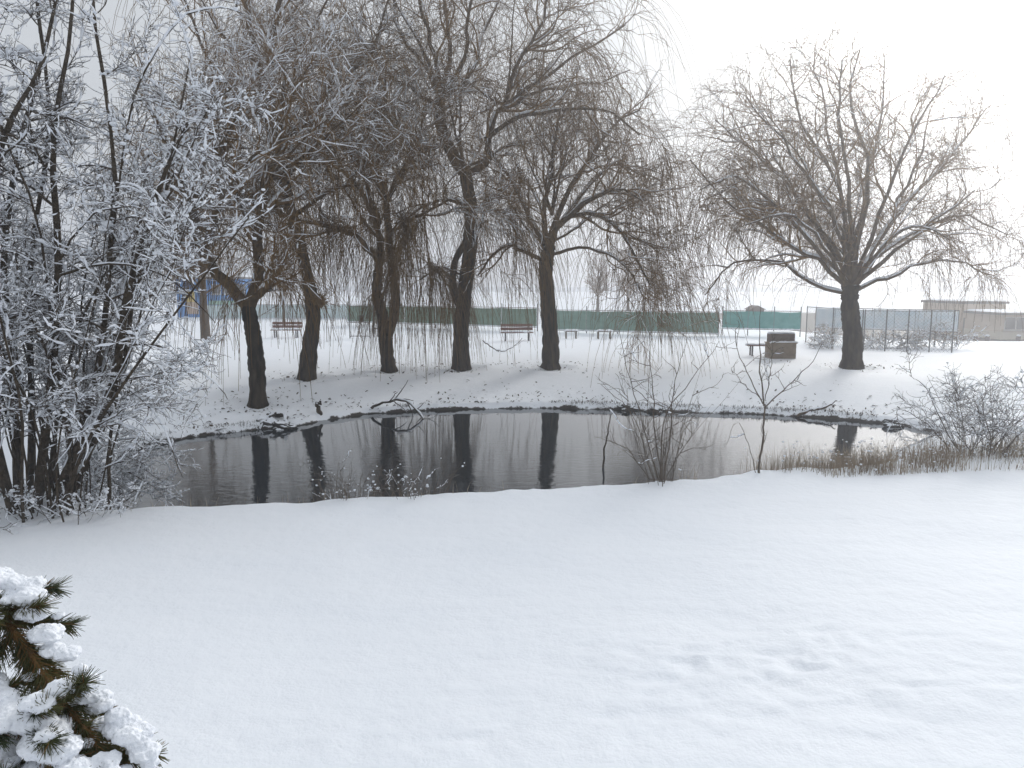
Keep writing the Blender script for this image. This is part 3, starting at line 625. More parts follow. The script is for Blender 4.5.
for px, py, sd, n, lb in [(288, 499, 71, 60, 'leftmost tuft of bare brush where the snow meets the water'), (342, 497, 72, 80, 'tallest tuft of bare brush at the water edge, middle of three'), (408, 496, 73, 55, 'rightmost tuft of bare brush at the water edge, below the dark reflections')]:
    b = ground_hit(px, py+3); b[1] += .45; b[2] = hz(b[0], b[1])
    thicket('brush_tuft', lb, b, [], 0, 50, 120, 0, sd, Ls=((.15, .4), (.08, .2), (.1, .2)), m=(M_REDTWIG, M_REDTWIG), auto=dict(n=n, r=.55, out=.45, L=(.35, .85), rad=(.003, .0065), wob=.07), snow=(.12, .1, .1), ssz=.45, clots=45, sz=.8, group='brush tufts along the near shore')

for px, py, sd, lb in [(18, 513, 74, 'snow-flecked twigs poking from the drift under the thicket, far left'), (78, 512, 75, 'snow-flecked twigs poking from the drift under the thicket leaning stem')]:
    b = ground_hit(px, py)
    thicket('brush_tuft', lb, b, [], 0, 60, 220, 0, sd, Ls=((.15, .4), (.08, .25), (.1, .2)), auto=dict(n=40, r=.7, out=.9, L=(.2, .6), rad=(.003, .007), wob=.1), snow=(.7, .6, .2), sz=.9, clots=140, group='twigs under the thicket')

def blades(n, xy, h, w, lean, rg, tilt=.25):
    """bent grass blades: tapering ribbons of three quads"""
    z = H(xy[:, 0], xy[:, 1]); B = np.concatenate([xy, z[:, None]-.02], 1)
    az = rg.uniform(0, 2*np.pi, n); d = np.stack([np.cos(az), np.sin(az), np.zeros(n)], 1); s = np.stack([-d[:, 1], d[:, 0], np.zeros(n)], 1)
    hh = rg.uniform(h[0], h[1], n); ln = rg.uniform(0, lean, n)*hh; ww = rg.uniform(w[0], w[1], n)
    V = []
    for t in (0, .4, .75, 1):
        c = B + d*(ln*t*t)[:, None]; c[:, 2] += hh*t*(1-.25*t*(ln/hh))
        hw = (ww*(1-t*.85))[:, None]*.5; V += [c - s*hw, c + s*hw]
    V = np.stack(V, 1); k = np.arange(n)[:, None]*8
    F = np.concatenate([k + np.array([[0, 1, 3, 2]]) + 2*q for q in range(3)])
    return V.reshape(-1, 3), F, V[:, -1]
rg = np.random.default_rng(80)
M_REED = mat('dead_reed', (.19, .145, .105), .9, .1, noise=(1.3, (.38, .315, .235)))
M_SEDGE = mat('dark_bank_grass', (.022, .019, .013), .9, .1, noise=(2.0, (.06, .048, .03)))
# reeds on the low right shore
n = 9000; lw = np.array(lip_w); bx_ = rg.uniform(2.6, 9.5, n); base = np.stack([bx_, np.interp(bx_, lw[:, 0], lw[:, 1]) + rg.uniform(-.25, 1.6, n)], 1)
cl = vnoise(base[:, 0]*1.6, base[:, 1]*1.6, 5) + .28*smooth(3.2, 5.5, bx_); keep = cl > .58 + .42*rg.random(n); base = base[keep]
rv, rf, tips = blades(len(base), base, (.08, .55), (.005, .012), .8, rg)
tag(mesh('reeds', rv, rf, M_REED), 'tan dead reeds and grass along the right near shore', 'reeds', kind='stuff')
sel = rg.random(len(tips)) < .07; q = tips[sel] - [0, 0, .03]; V1, F1 = ICO[0]; s = rg.uniform(.006, .022, len(q))
sv = (q[:, None] + V1[None]*s[:, None, None]*np.array([1.2, 1.2, .8])).reshape(-1, 3); sf = (F1[None] + (np.arange(len(q))*len(V1))[:, None, None]).reshape(-1, 3)
tag(mesh('reed_snow', sv, sf, M_SNOW), 'clots of snow caught on the reeds', 'snow', kind='stuff')
nl = 700; bx_ = rg.uniform(-7.5, 3.2, nl); lb_ = np.stack([bx_, np.interp(bx_, lw[:, 0], lw[:, 1]) + rg.uniform(-.05, .8, nl)], 1); lb_ = lb_[vnoise(lb_[:, 0]*1.1, lb_[:, 1]*.7, 61) > .52]
v, f, _ = blades(len(lb_), lb_, (.05, .24), (.004, .009), .9, rg); tag(mesh('shore_grass', v, f, M_REED), 'thin dead grass poking from the near snow edge', 'grass', kind='stuff')
# dark sedge and leaves that poke out along the far waterline
def along_bank(n, d0, d1, rg, xlo=-11, xhi=14.0):
    out = []
    while sum(map(len, out)) < n:
        x = rg.uniform(xlo, xhi, n*2); y = rg.uniform(15, 27, n*2); d = pond_dist(x, y)
        k = (d > d0) & (d < d1) & ((y > 17) | (x < -6)); out.append(np.stack([x[k], y[k], d[k]], 1))
    return np.concatenate(out)[:n]
q = along_bank(5200, -.02, .34, rg); k = vnoise(q[:, 0]*1.1, q[:, 1]*1.1, 8) + .12*smooth(1, 4, q[:, 0]) > .50; q = q[k]
v, f, _ = blades(len(q), q[:, :2], (.025, .12), (.008, .022), 1.8, rg)
tag(mesh('bank_sedge', v, f, M_SEDGE), 'dark flattened sedge along the far waterline', 'grass', kind='stuff')
# leaf litter on the snow
M_LEAF = mat('leaf_litter', (.025, .019, .013), .9, .1, noise=(3, (.075, .052, .03)))
q1 = along_bank(5200, .1, 3.6, rg); q1 = q1[rg.random(len(q1)) < np.exp(-q1[:, 2]/.8)*(vnoise(q1[:, 0]*.9, q1[:, 1]*.9, 71) > .42)]
tr = np.array([ground_hit(*p)[:2] for p in ((258, 406), (306, 379), (390, 371), (462, 369), (551, 368), (852, 368))])
q2 = np.concatenate([t + rg.normal(size=(90, 2))*np.array([.9, .9]) for t in tr]); q3 = np.stack([rg.uniform(-10, 14, 110), rg.uniform(20, 30, 110)], 1); q3 = q3[pond_dist(q3[:, 0], q3[:, 1]) > .2]
q4 = np.stack([rg.uniform(.4, 4.5, 46), rg.normal(5.3, .7, 46)], 1)
L = np.concatenate([q1[:, :2], q2[pond_dist(q2[:, 0], q2[:, 1]) > .1], q3]); n = len(L)
a = rg.uniform(0, 2*np.pi, n); s = rg.uniform(.02, .065, n)*rg.uniform(.6, 1.2, n); t = rg.normal(size=(n, 2))*.35
loc = np.array([[-1, 0], [-.3, -.45], [.6, -.35], [1, 0], [.5, .4], [-.4, .42]])
X = loc[None, :, 0]*s[:, None]; Yv = loc[None, :, 1]*s[:, None]
wx = X*np.cos(a)[:, None] - Yv*np.sin(a)[:, None]; wy = X*np.sin(a)[:, None] + Yv*np.cos(a)[:, None]
zz = H(L[:, 0], L[:, 1])[:, None] + .022 + wx*t[:, :1] + wy*t[:, 1:] + .3*np.abs(Yv)
lv = np.stack([L[:, :1]+wx, L[:, 1:2]+wy, zz], -1).reshape(-1, 3); kk = (np.arange(n)*6)[:, None]
tag(mesh('leaf_litter', lv, np.concatenate([kk+[[0, 1, 2, 3]], kk+[[0, 3, 4, 5]]]), M_LEAF, smooth_=False), 'brown fallen leaves scattered on the snowy far bank', 'leaves', kind='stuff')

# roots, clods and fallen wood at the waterline
M_STONE = mat('wet_stone', (.018, .016, .014), .6, .4, noise=(6, (.05, .046, .04)), bump=(20, .6), snow=(.55, .25))
stone_spots = [(262, 425, .22, 'dark root-bound clod at the foot of the low forked willow'), (283, 427, .20, 'dark clod at the waterline, right of the low forked willow'), (152, 442, .17, 'dark clod on the bank behind the drooping thicket twigs'), (132, 446, .14, 'smaller dark clod at the pond left end'),
               (628, 408, .16, 'dark clod on the far waterline behind the sapling clump'), (655, 410, .13, 'smaller dark clod behind the right stems of the sapling clump'), (855, 416, .16, 'dark clod on the far waterline below the lone willow'), (893, 424, .15, 'dark clod on the far waterline near the bramble bush')]
for k, (px, py, s, lb) in enumerate(stone_spots):
    p = on_plane(px, py, ZW+.05); v, f = blob(np.zeros(3), s, 3, .45, 1.6, 300+k, (1.7, 1.0, .75), .4)
    o = mesh('earth_clod', v + p, f, M_STONE, None, True, p); tag(o, lb, 'earth clod', 'dark clods at the waterline')
def branch_thing(name, label, cat, P, r, seed, n=7, m=M_DARK):
    rg = np.random.default_rng(seed); P = spline(P, 16); P[1:-1] += rg.normal(size=(14, 3))*.02
    root = thing(name, label, cat, P[0]); R = np.linspace(r, r*.35, 16)
    v, f = tubes(P[None], R[None], 7); mesh('bough', v, f, m, root)
    if n:
        p2, r2 = spawn(P[None], R[None], n, (.25, .95), (30, 70), (.35, .9), 7, .2, .0, -.05, .6, .008, .03, rg, .4)
        for a, b_ in zip(p2, r2):
            v, f = tubes(a[None], b_[None], 5); mesh('side_branch', v, f, m, root)
    v, f = snow_on(P[None], R[None], 1.1, (.5, .8), .008, 9, (.4, .8), 5, .2, rg); 
    if len(v): mesh('snow', v, f, M_SNOW, root)
p = on_plane(366, 414, ZW)
branch_thing('fallen_branch', 'dark fallen branch arching into the water from the far bank', 'branch', [p+[0, .3, .08], p+[.35, 0, .28], p+[.9, -.2, .42], p+[1.35, -.4, .36], p+[1.7, -.75, .04], p+[1.85, -.9, -.08]], .045, 91, 8)
p = on_plane(321, 420, ZW)
branch_thing('root_stump', 'short upright root stub on the bank beside the low forked willow', 'root', [p+[0, .1, -.05], p+[-.05, .1, .2], p+[-.14, .15, .42], p+[-.05, .2, .5]], .09, 92, 0)
p = on_plane(275, 429, ZW)
for k, (dx, lb) in enumerate([(-.35, 'left bare root arching from the low forked willow to the water'), (.25, 'right bare root arching from the low forked willow to the water')]):
    branch_thing('tree_root', lb, 'root', [p+[-.3+dx*.3, .75, .22], p+[dx*.5, .45, .30], p+[dx, .15, .14], p+[dx*1.4+.1, -.1, -.12]], .075, 93+k, 0, M_BARK)
p = on_plane(800, 417, ZW)
branch_thing('bare_log', 'pale snow-topped branch lying on the far waterline, left of the lone willow', 'branch', [p+[-.1, 0, .02], p+[.35, .1, .16], p+[.8, .25, .24], p+[1.2, .4, .4]], .05, 95, 1, M_LIMB)
p = on_plane(604, 468, ZW)
branch_thing('leaning_stick', 'dark stick leaning upright out of the water', 'stick', [p+[0, 0, -.4], p+[0, 0, .0], p+[-.02, .0, .35], p+[.06, .02, .75], p+[.12, .04, 1.1]], .026, 96, 0)
p = ground_hit(498, 352)
branch_thing('dead_branch', 'dark forked branch lying on snow below the middle bench', 'branch', [p+[-.7, .3, .5], p+[-.4, .1, .3], p+[0, 0, .06], p+[.5, 0, .12], p+[1.1, .25, .62]], .03, 97, 4)

# ------------------------------------------------------------------ benches, tables, box
M_WOOD = mat('red_brown_plank', (.13, .055, .038), .75, .3, noise=(14, (.20, .09, .06)), bump=(40, .3))
M_IRON = mat('dark_iron', (.03, .03, .032), .5, .5, noise=(12, (.05, .045, .042)))
def bench(label, px, py, Y, W=1.75, rz=0.0, back=True):
    b = at(px, py, Y); b[2] = hz(b[0], b[1])
    t = thing('park_bench', label, 'bench', b, 'red-brown benches on the far bank', rz); h = W/2
    for k in range(3): box('seat_plank', t, -h, h, -.20+.14*k, -.08+.14*k, .43, .47, M_WOOD, .006)
    for k in range(2 if back else 0): box('back_plank', t, -h, h, .24+.03*k, .275+.03*k, .56+.19*k, .71+.19*k, M_WOOD, .006)
    for sx in (-.72*h, .72*h):
        for y in (-.15, .18): box('leg', t, sx-.03, sx+.03, y-.03, y+.03, -.1, .428, M_IRON, .004)
        if back: box('back_support', t, sx-.025, sx+.025, .276, .31, .40, .92, M_IRON, .004)
    rg = np.random.default_rng(int(px)); bl = []
    for k in range(16): bl.append(blob(np.array([rg.uniform(-h+.1, h-.1), rg.uniform(-.12, .12), .485]), .11, 2, .3, 2, int(rg.integers(1e6)), (1.5, 1, .45)))
    v, f = join(bl); o = bpy.data.objects.new('snow', mesh_data('snow', v, f, M_SNOW)); link(o, t)
bench('red-brown bench glimpsed between the forked willow and the bent willow', 286, 333, 42.5, 1.7)
bench('red-brown bench between the tallest willow and the straight one', 517, 339, 40.0, 1.75, .06)
bench('backless red-brown bench standing behind the brown box', 764, 353, 31.8, 1.5, -.05, False)
M_GREYW = mat('weathered_board', (.13, .10, .075), .9, .15, noise=(9, (.20, .16, .12)), bump=(35, .3))
for k, (px, w, lb) in enumerate([(571, .66, 'small snow-topped table just right of the straight willow'), (604, .78, 'small snow-topped table farther right of the straight willow')]):
    b = at(px, 338, 42); b[2] = hz(b[0], b[1]); t = thing('low_table', lb, 'table', b, 'small tables before the courts')
    for q in range(3): box('top_plank', t, -w/2, w/2, -.28+.19*q, -.11+.19*q, .40, .44, M_GREYW, .004)
    for sx in (-1, 1):
        for sy in (-1, 1): box('leg', t, sx*(w/2-.05)-.03, sx*(w/2-.05)+.03, sy*.2-.03, sy*.2+.03, -.1, .398, M_GREYW)
    v, f = join([blob(np.array([x, 0, .45]), .2, 2, .2, 2, q, (1.1, 1.3, .4)) for q, x in enumerate(np.linspace(-w/2+.12, w/2-.12, 3))])
    link(bpy.data.objects.new('snow', mesh_data('snow', v, f, M_SNOW)), t)
# brown two-tier box
M_BOXL = mat('tan_box_board', (.17, .125, .08), .85, .2, noise=(7, (.24, .185, .125)), bump=(30, .3))
M_BOXU = mat('dark_box_board', (.075, .05, .036), .85, .2, noise=(7, (.115, .08, .058)), bump=(30, .3))
b = ground_hit(780, 358); t = thing('storage_box', 'brown two-tier wooden box with snow on its ledge, left of the lone willow', 'box', b, None, .05)
s = b[1]/FPX; W = 25*s; h1, h2 = 15*s, 24.5*s
for q in range(3):
    z0 = -.05 + (h1+.05)/3*q; box('lower_board', t, -W/2, W/2, -.35, -.31, z0+.006, z0+(h1+.05)/3-.006, M_BOXL, .006)
for sx in (-1, 1): box('side_board', t, sx*W/2-(.04 if sx > 0 else 0), sx*W/2+(0 if sx > 0 else .04), -.305, .35, -.05, h1-.004, M_BOXL, .005)
box('rear_board', t, -W/2+.045, W/2-.045, .31, .35, -.05, h1-.004, M_BOXL, .005)
box('ledge', t, -W/2-.03, W/2+.03, -.38, .38, h1, h1+.04, M_BOXL, .005)
for q in range(2):
    z0 = h1+.045+(h2-h1-.04)/2*q; box('upper_board', t, -W/2+.04, W/2-.02, -.22, .30, z0, z0+(h2-h1-.04)/2-.008, M_BOXU, .006)
bl = [blob(np.array([x, -.30, h1+.05]), .085, 2, .25, 2, q, (1.5, .8, .6)) for q, x in enumerate(np.linspace(-W/2+.05, W/2-.05, 8))] + [blob(np.array([x, .04, h2+.03]), .2, 2, .15, 2, 50+q, (1.2, 1.2, .3)) for q, x in enumerate(np.linspace(-W/2+.2, W/2-.2, 4))]
v, f = join(bl); link(bpy.data.objects.new('snow', mesh_data('snow', v, f, M_SNOW)), t)

# ------------------------------------------------------------------ court fences and buildings behind
M_POST = mat('galvanised_post', (.10, .105, .105), .6, .4, noise=(5, (.16, .165, .165)))
def screen_mat(name, c1, c2): return mat(name, c1, .8, .2, noise=(2.3, c2), bump=(5, .8))
M_GREEN = screen_mat('green_screen', (.085, .16, .11), (.14, .22, .16)); M_GREEN2 = screen_mat('grey_green_screen', (.11, .21, .165), (.17, .28, .23))
M_TEAL = screen_mat('teal_screen', (.07, .27, .25), (.13, .35, .33)); M_PALE = screen_mat('pale_board', (.42, .52, .52), (.52, .60, .61))
def court_fence(name, label, A, B, h, n, m, z0=.12, group='screens round the courts', post=.3, cat='fence', pieces='screen_panel', snow=True):
    """posts with stretched screen panels from A=(x, Y) to B=(x, Y)"""
    A = np.asarray(A, float); B = np.asarray(B, float); L = np.linalg.norm(B-A); rz = math.atan2(B[1]-A[1], B[0]-A[0])
    b = np.array([A[0], A[1], hz(*A)]); t = thing(name, label, cat, b, group, rz); zb = hz(*B) - b[2]; st = L/n
    rg = np.random.default_rng(int(abs(A[0])*7+h*10))
    for k in range(n+1):
        z = zb*k/n; rods('post', t, [((k*st, .05, z-.3), (k*st, .05, z+h+post))], .035, M_POST, 6)
    for k in range(n):                                  # each panel sags a little between its posts
        u = np.linspace(0, 1, 9); w = np.linspace(0, 1, 4); uu, ww = np.meshgrid(u, w, indexing='ij')
        X = (k+.01+.98*uu)*st; Zt = h - .05*np.sin(np.pi*uu)*rg.random(); Z = zb*(k+uu)/n + z0 + (Zt-z0)*ww
        Yy = -.02 - .05*np.sin(np.pi*uu)*np.sin(np.pi*ww)*rg.uniform(.3, 1.2) - .02*np.sin(uu*14+k)*ww
        V = np.stack([X, Yy, Z], -1).reshape(-1, 3); V2 = V + [0, .012, 0]; a, c = np.meshgrid(np.arange(8), np.arange(3), indexing='ij')
        F = np.stack([a*4+c, (a+1)*4+c, (a+1)*4+c+1, a*4+c+1], -1).reshape(-1, 4)
        o = bpy.data.objects.new(pieces, mesh_data(pieces, np.concatenate([V, V2]), np.concatenate([F, F[:, ::-1]+len(V)]), m, True)); link(o, t)
    rods('rail', t, [((0, .02, h+.03), (L, .02, zb+h+.03)), ((0, .02, z0-.02), (L, .02, zb+z0-.02))], .022, M_POST, 5)
    if snow:
        P = np.linspace([0, -.03, z0+.02], [L, -.03, zb+z0+.02], 40)[None]; V, F = tubes(P, rg.uniform(.02, .05, (1, 40)), 5)
        link(bpy.data.objects.new('snow', mesh_data('snow', V, F, M_SNOW)), t)
    return t
def gx_(px, Y): return (px-512)/FPX*Y
court_fence('court_fence', 'dark green screened court fence behind the split and tallest willows', (gx_(348, 56), 56), (gx_(537, 48.5), 48.5), 1.50, 6, M_GREEN, z0=.28)
court_fence('court_fence', 'grey-green screened court fence from the straight willow to the sapling clump', (gx_(556, 47.5), 47.5), (gx_(718, 43.5), 43.5), 1.40, 5, M_GREEN2, z0=.16)
court_fence('court_fence', 'bright teal screened fence behind the forked sapling', (gx_(722, 45), 45), (gx_(800, 43.5), 43.5), 1.45, 3, M_TEAL, z0=.40, snow=True)
court_fence('board_fence', 'low pale board wall left of the court fence, behind the bench', (gx_(205, 66), 66), (gx_(350, 66), 66), 1.25, 6, M_PALE, z0=.05, post=.05, pieces='board', group='screens round the courts')
# wire gate beside the court fence
b = at(360, 336, 42); b[2] = hz(b[0], b[1]); t = thing('wire_gate', 'narrow wire gate with a dark lock box, left of the split willow', 'gate', b, None, 0)
sg = 42/FPX; w = 20*sg; h = 32*sg
for x in (-w/2, w/2): rods('post', t, [((x, 0, -.3), (x, 0, h+.5))], .035, M_IRON, 6)
for z in (.12, h*.5, h): rods('crossbar', t, [((-w/2, 0, z), (w/2, 0, z))], .02, M_IRON, 5)
for k in range(9): rods('bar', t, [((-w/2+w*(k+1)/10, 0, .12), (-w/2+w*(k+1)/10, 0, h))], .009, M_IRON, 4)
box('lock_box', t, .02, .26, -.07, .05, h*.52, h*.72, M_IRON, .01)
b = at(376, 336, 43); b[2] = hz(b[0], b[1]); t = thing('fence_pole', 'dark double pole between the wire gate and the split willow', 'pole', b)
for x in (-.12, .12): rods('pole', t, [((x, 0, -.3), (x, 0, 2.3))], .05, M_IRON, 6)
rods('crossbar', t, [((-.12, 0, 1.6), (.12, 0, 1.6)), ((-.12, 0, .5), (.12, 0, .5))], .03, M_IRON, 5)

# chain-link fence on the right
def chainlink(label, A, B, h, n, spacing=.16, group='chain-link fence runs'):
    A = np.asarray(A, float); B = np.asarray(B, float); L = np.linalg.norm(B-A); rz = math.atan2(B[1]-A[1], B[0]-A[0])
    b = np.array([A[0], A[1], hz(*A)]); zb = hz(*B) - b[2]; t = thing('chainlink_fence', label, 'fence', b, group, rz); st = L/n
    for k in range(n+1): rods('post', t, [((k*st, 0, zb*k/n-.3), (k*st, 0, zb*k/n+h+.06))], .030, M_POST, 6)
    rods('rail', t, [((0, 0, h), (L, 0, zb+h))], .016, M_POST, 5)
    segs = []
    for x in np.arange(-h, L, spacing):
        for s in (1, -1):
            u0, u1 = max(0, -x), min(h, L-x)
            if u1-u0 < .1: continue
            xa, xb = x+u0, x+u1; za, zb_ = (u0, u1) if s > 0 else (h-u0, h-u1)
            segs.append(((xa, .02*s, za+zb*xa/L), (xb, .02*s, zb_+zb*xb/L)))
    o = rods('wire_mesh', t, segs, .0035, M_POST, 3); o['kind'] = 'stuff'
    P = np.linspace([0, 0, h+.02], [L, 0, zb+h+.02], 60)[None]; V, F = tubes(P, np.random.default_rng(4).uniform(.004, .022, (1, 60)), 4)
    link(bpy.data.objects.new('snow', mesh_data('snow', V, F, M_SNOW)), t)
chainlink('chain-link fence from the teal screen to the lone willow trunk', (gx_(806, 39), 39), (gx_(862, 34.5), 34.5), 1.85, 2)
chainlink('chain-link fence right of the lone willow trunk', (gx_(864, 34.3), 34.3), (gx_(953, 33.2), 33.2), 1.85, 4)
M_BLUE = screen_mat('pale_blue_screen', (.60, .70, .76), (.76, .81, .84))
court_fence('windbreak', 'pale blue windbreak behind the chain-link fence', (gx_(815, 39.5), 39.5), (gx_(957, 36.5), 36.5), 1.75, 7, M_BLUE, z0=.75, group='screens round the courts', post=.05)
for k, (px, lb) in enumerate([(830, 'snowy hedge shrub left of the lone willow trunk'), (888, 'snowy hedge shrub before the blue windbreak, next to the lone willow'), (918, 'snowy hedge shrub before the blue windbreak, middle of its right part'), (944, 'snowy hedge shrub at the right end of the blue windbreak')]):
    b = at(px, 350, 35.6); b[2] = hz(b[0], b[1])
    thicket('hedge_shrub', lb, b, [], 0, 40, 170, 200, 110+k, Ls=((.4, .9), (.3, .7), (.15, .4)), m=(M_LIMB, M_TWIG), auto=dict(n=12, r=.8, out=.7, L=(.5, 1.1), rad=(.010, .016), wob=.10), snow=(.9, .6, .4), sz=1.7, ssz=2.2, group='snowy hedge along the chain-link fence')

# buildings
M_TAN = mat('tan_render', (.50, .41, .32), .9, .2, noise=(.7, (.58, .485, .39)), bump=(12, .15)); M_CREAM = mat('cream_render', (.58, .53, .43), .9, .2, noise=(.8, (.64, .585, .48)), bump=(12, .15))
M_GLASS = mat('dark_pane', (.10, .095, .095), .15, .5); M_FRAME = mat('window_frame', (.62, .60, .57), .6, .3); M_ROOF = mat('roof_edge', (.20, .18, .165), .8, .2)
def snow_slab(t, x0, x1, y0, y1, z, th=.16, seed=0):
    u = np.linspace(0, 1, 22); uu, ww = np.meshgrid(u, u[::3], indexing='ij'); e = np.minimum(np.minimum(uu, 1-uu)*(x1-x0), np.minimum(ww, 1-ww)*(y1-y0))
    Z = z + th*(.25 + .75*smooth(0, .25, e)) + .05*fbm(uu*6+seed, ww*6, 3); V = np.stack([x0+(x1-x0)*uu, y0+(y1-y0)*ww, Z], -1).reshape(-1, 3); nb = ww.shape[1]
    a, c = np.meshgrid(np.arange(21), np.arange(nb-1), indexing='ij'); F = np.stack([a*nb+c, (a+1)*nb+c, (a+1)*nb+c+1, a*nb+c+1], -1).reshape(-1, 4)
    V2 = V.copy(); V2[:, 2] = z + .004
    link(bpy.data.objects.new('roof_snow', mesh_data('roof_snow', np.concatenate([V, V2]), np.concatenate([F, F[:, ::-1]+len(V)]), M_SNOW)), t)
def window(t, x0, x1, y, z0, z1, n=2):
    f = box('window', t, x0, x1, y-.05, y-.003, z0, z1, M_FRAME, .01); st = (x1-x0)/n
    for k in range(n): box('pane', f, x0+k*st+.06, x0+(k+1)*st-.06, y-.062, y-.052, z0+.06, z1-.06, M_GLASS)
    box('sill', f, x0-.08, x1+.08, y-.14, y-.053, z0-.09, z0-.02, M_FRAME)
Yt = 61.0; b = at(1000, 338, Yt); b[2] = hz(b[0], b[1]); k = Yt/FPX
t = thing('low_building', 'low flat-roofed tan building with a window band at the right edge', 'building', b)
hb = 3 + (285-312)*k - b[2]
box('wall', t, 0, 11, 0, 7, -.4, hb-.2, M_TAN, .02); box('plinth', t, -.03, 11.03, -.06, 7.03, -.4, hb*.30, M_CREAM, .01); box('roof', t, -.15, 11.15, -.2, 7.15, hb-.196, hb-.02, M_ROOF, .01)
snow_slab(t, -.15, 11.15, -.2, 7.15, hb-.02)
for q in range(5): window(t, .25+q*2.1, 2.1+q*2.1, 0, hb*.36, hb*.84, 2)
Yt2 = 66.0; b = at(980, 332, Yt2); b[2] = hz(b[0], b[1]); k2 = Yt2/FPX; hb2 = 3 + (285-301)*k2 - b[2]
t = thing('tan_house', 'taller tan block left of the low window band, veiled by willow twigs', 'building', b)
x0, x1 = -22*k2, 24*k2
box('wall', t, x0, x1, 0, 6, -.4, hb2-.2, M_TAN, .02); box('roof', t, x0-.15, x1+.15, -.2, 6.15, hb2-.196, hb2, M_ROOF, .01); snow_slab(t, x0-.15, x1+.15, -.2, 6.15, hb2, .18, 5)
box('door', t, x0+.4, x0+1.3, -.06, -.003, -.2, 1.6, M_ROOF, .01)
for q, (px, lb) in enumerate([(965, 'leftmost dark fence post before the tan block'), (975, 'middle dark fence post before the tan block'), (987, 'dark fence post right of the middle one, before the tan block'), (1018, 'dark fence post before the low building windows')]):
    b = at(px, 342, 56); b[2] = hz(b[0], b[1]); t = thing('wooden_post', lb, 'post', b, 'dark posts before the tan building')
    box('shaft', t, -.13, .13, -.1, .1, -.2, .62, M_BOXU, .02); v, f = blob(np.array([0, 0, .64]), .15, 2, .2, 2, q, (1, 1, .6)); link(bpy.data.objects.new('snow', mesh_data('snow', v, f, M_SNOW)), t)
# blue kiosk far left
M_SKYB = mat('blue_paint', (.035, .20, .52), .6, .3, noise=(.6, (.05, .26, .60))); M_GRN = mat('green_paint', (.22, .40, .30), .7, .2, noise=(.8, (.30, .48, .38))); M_YEL = mat('yellow_paint', (.62, .45, .08), .6, .3, noise=(2, (.55, .38, .08))); M_ORNG = mat('peach_paint', (.50, .36, .27), .7, .2)
Yk = 70.0; b = at(212, 318, Yk); b[2] = hz(b[0], b[1]); k = Yk/FPX
t = thing('blue_kiosk', 'bright blue low building seen through the twigs at the left', 'building', b)
x0, x1 = -34*k, 30*k; hb = 3 + (285-277)*k - b[2]
box('wall', t, x0, x1, 0, 4, -.3, hb-.16, M_SKYB, .02); box('roof', t, x0-.15, x1+.15, -.2, 4.15, hb-.156, hb, M_ROOF, .02); snow_slab(t, x0-.15, x1+.15, -.2, 4.15, hb, .2, 3)
for q in range(3): box('green_board', t, x0+.5*(x1-x0), x1+.01, -.09, -.003, .25+.46*q, .64+.46*q, M_GRN, .01)
for q in range(3): window(t, x0+.55*(x1-x0)+q*1.15, x0+.55*(x1-x0)+q*1.15+.85, 0, hb*.58, hb*.82, 1)
box('yellow_panel', t, -2.3, -1.5, -.12, -.003, hb*.38, hb*.64, M_YEL, .02); box('peach_panel', t, -2.3, -1.2, -.09, -.003, .3, hb*.375, M_ORNG, .02)
# hut behind the teal screen
b = at(757, 322, 62); b[2] = hz(b[0], b[1]); t = thing('small_hut', 'small dark hut roof showing above the teal screen', 'hut', b)
zt = 3 + (285-305)*62/FPX - b[2]
box('wall', t, -.55, .55, 0, 1.4, -.2, zt-.35, M_BOXU, .01)
V = np.array([[-.7, -.15, zt-.346], [.7, -.15, zt-.346], [.7, 1.55, zt-.346], [-.7, 1.55, zt-.346], [0, -.15, zt], [0, 1.55, zt]])
link(bpy.data.objects.new('roof', mesh_data('roof', V, [np.array([[0, 4, 5, 3], [1, 2, 5, 4], [0, 3, 2, 1]]), np.array([[0, 1, 4], [2, 3, 5]])], M_BOXU, False)), t)
# low hazy ridge closing the horizon
rx = np.linspace(-400, 400, 120); rzv = 1.6 + 2.2*(fbm(rx*.012, rx*0, 4, 3)+.35) + .5*fbm(rx*.2, rx*0, 2, 6)
V = np.concatenate([np.stack([rx, np.full(120, 330.), np.full(120, -1.)], 1), np.stack([rx, np.full(120, 350.), rzv], 1), np.stack([rx, np.full(120, 400.), np.full(120, -1.)], 1)])
i = np.arange(119); F = np.concatenate([np.stack([i, i+1, i+121, i+120], 1), np.stack([i+120, i+121, i+241, i+240], 1)])
tag(mesh('hills', V, F, mat('far_wood', (.30, .34, .39), .95, .1, noise=(.3, (.40, .45, .50)))), kind='structure')

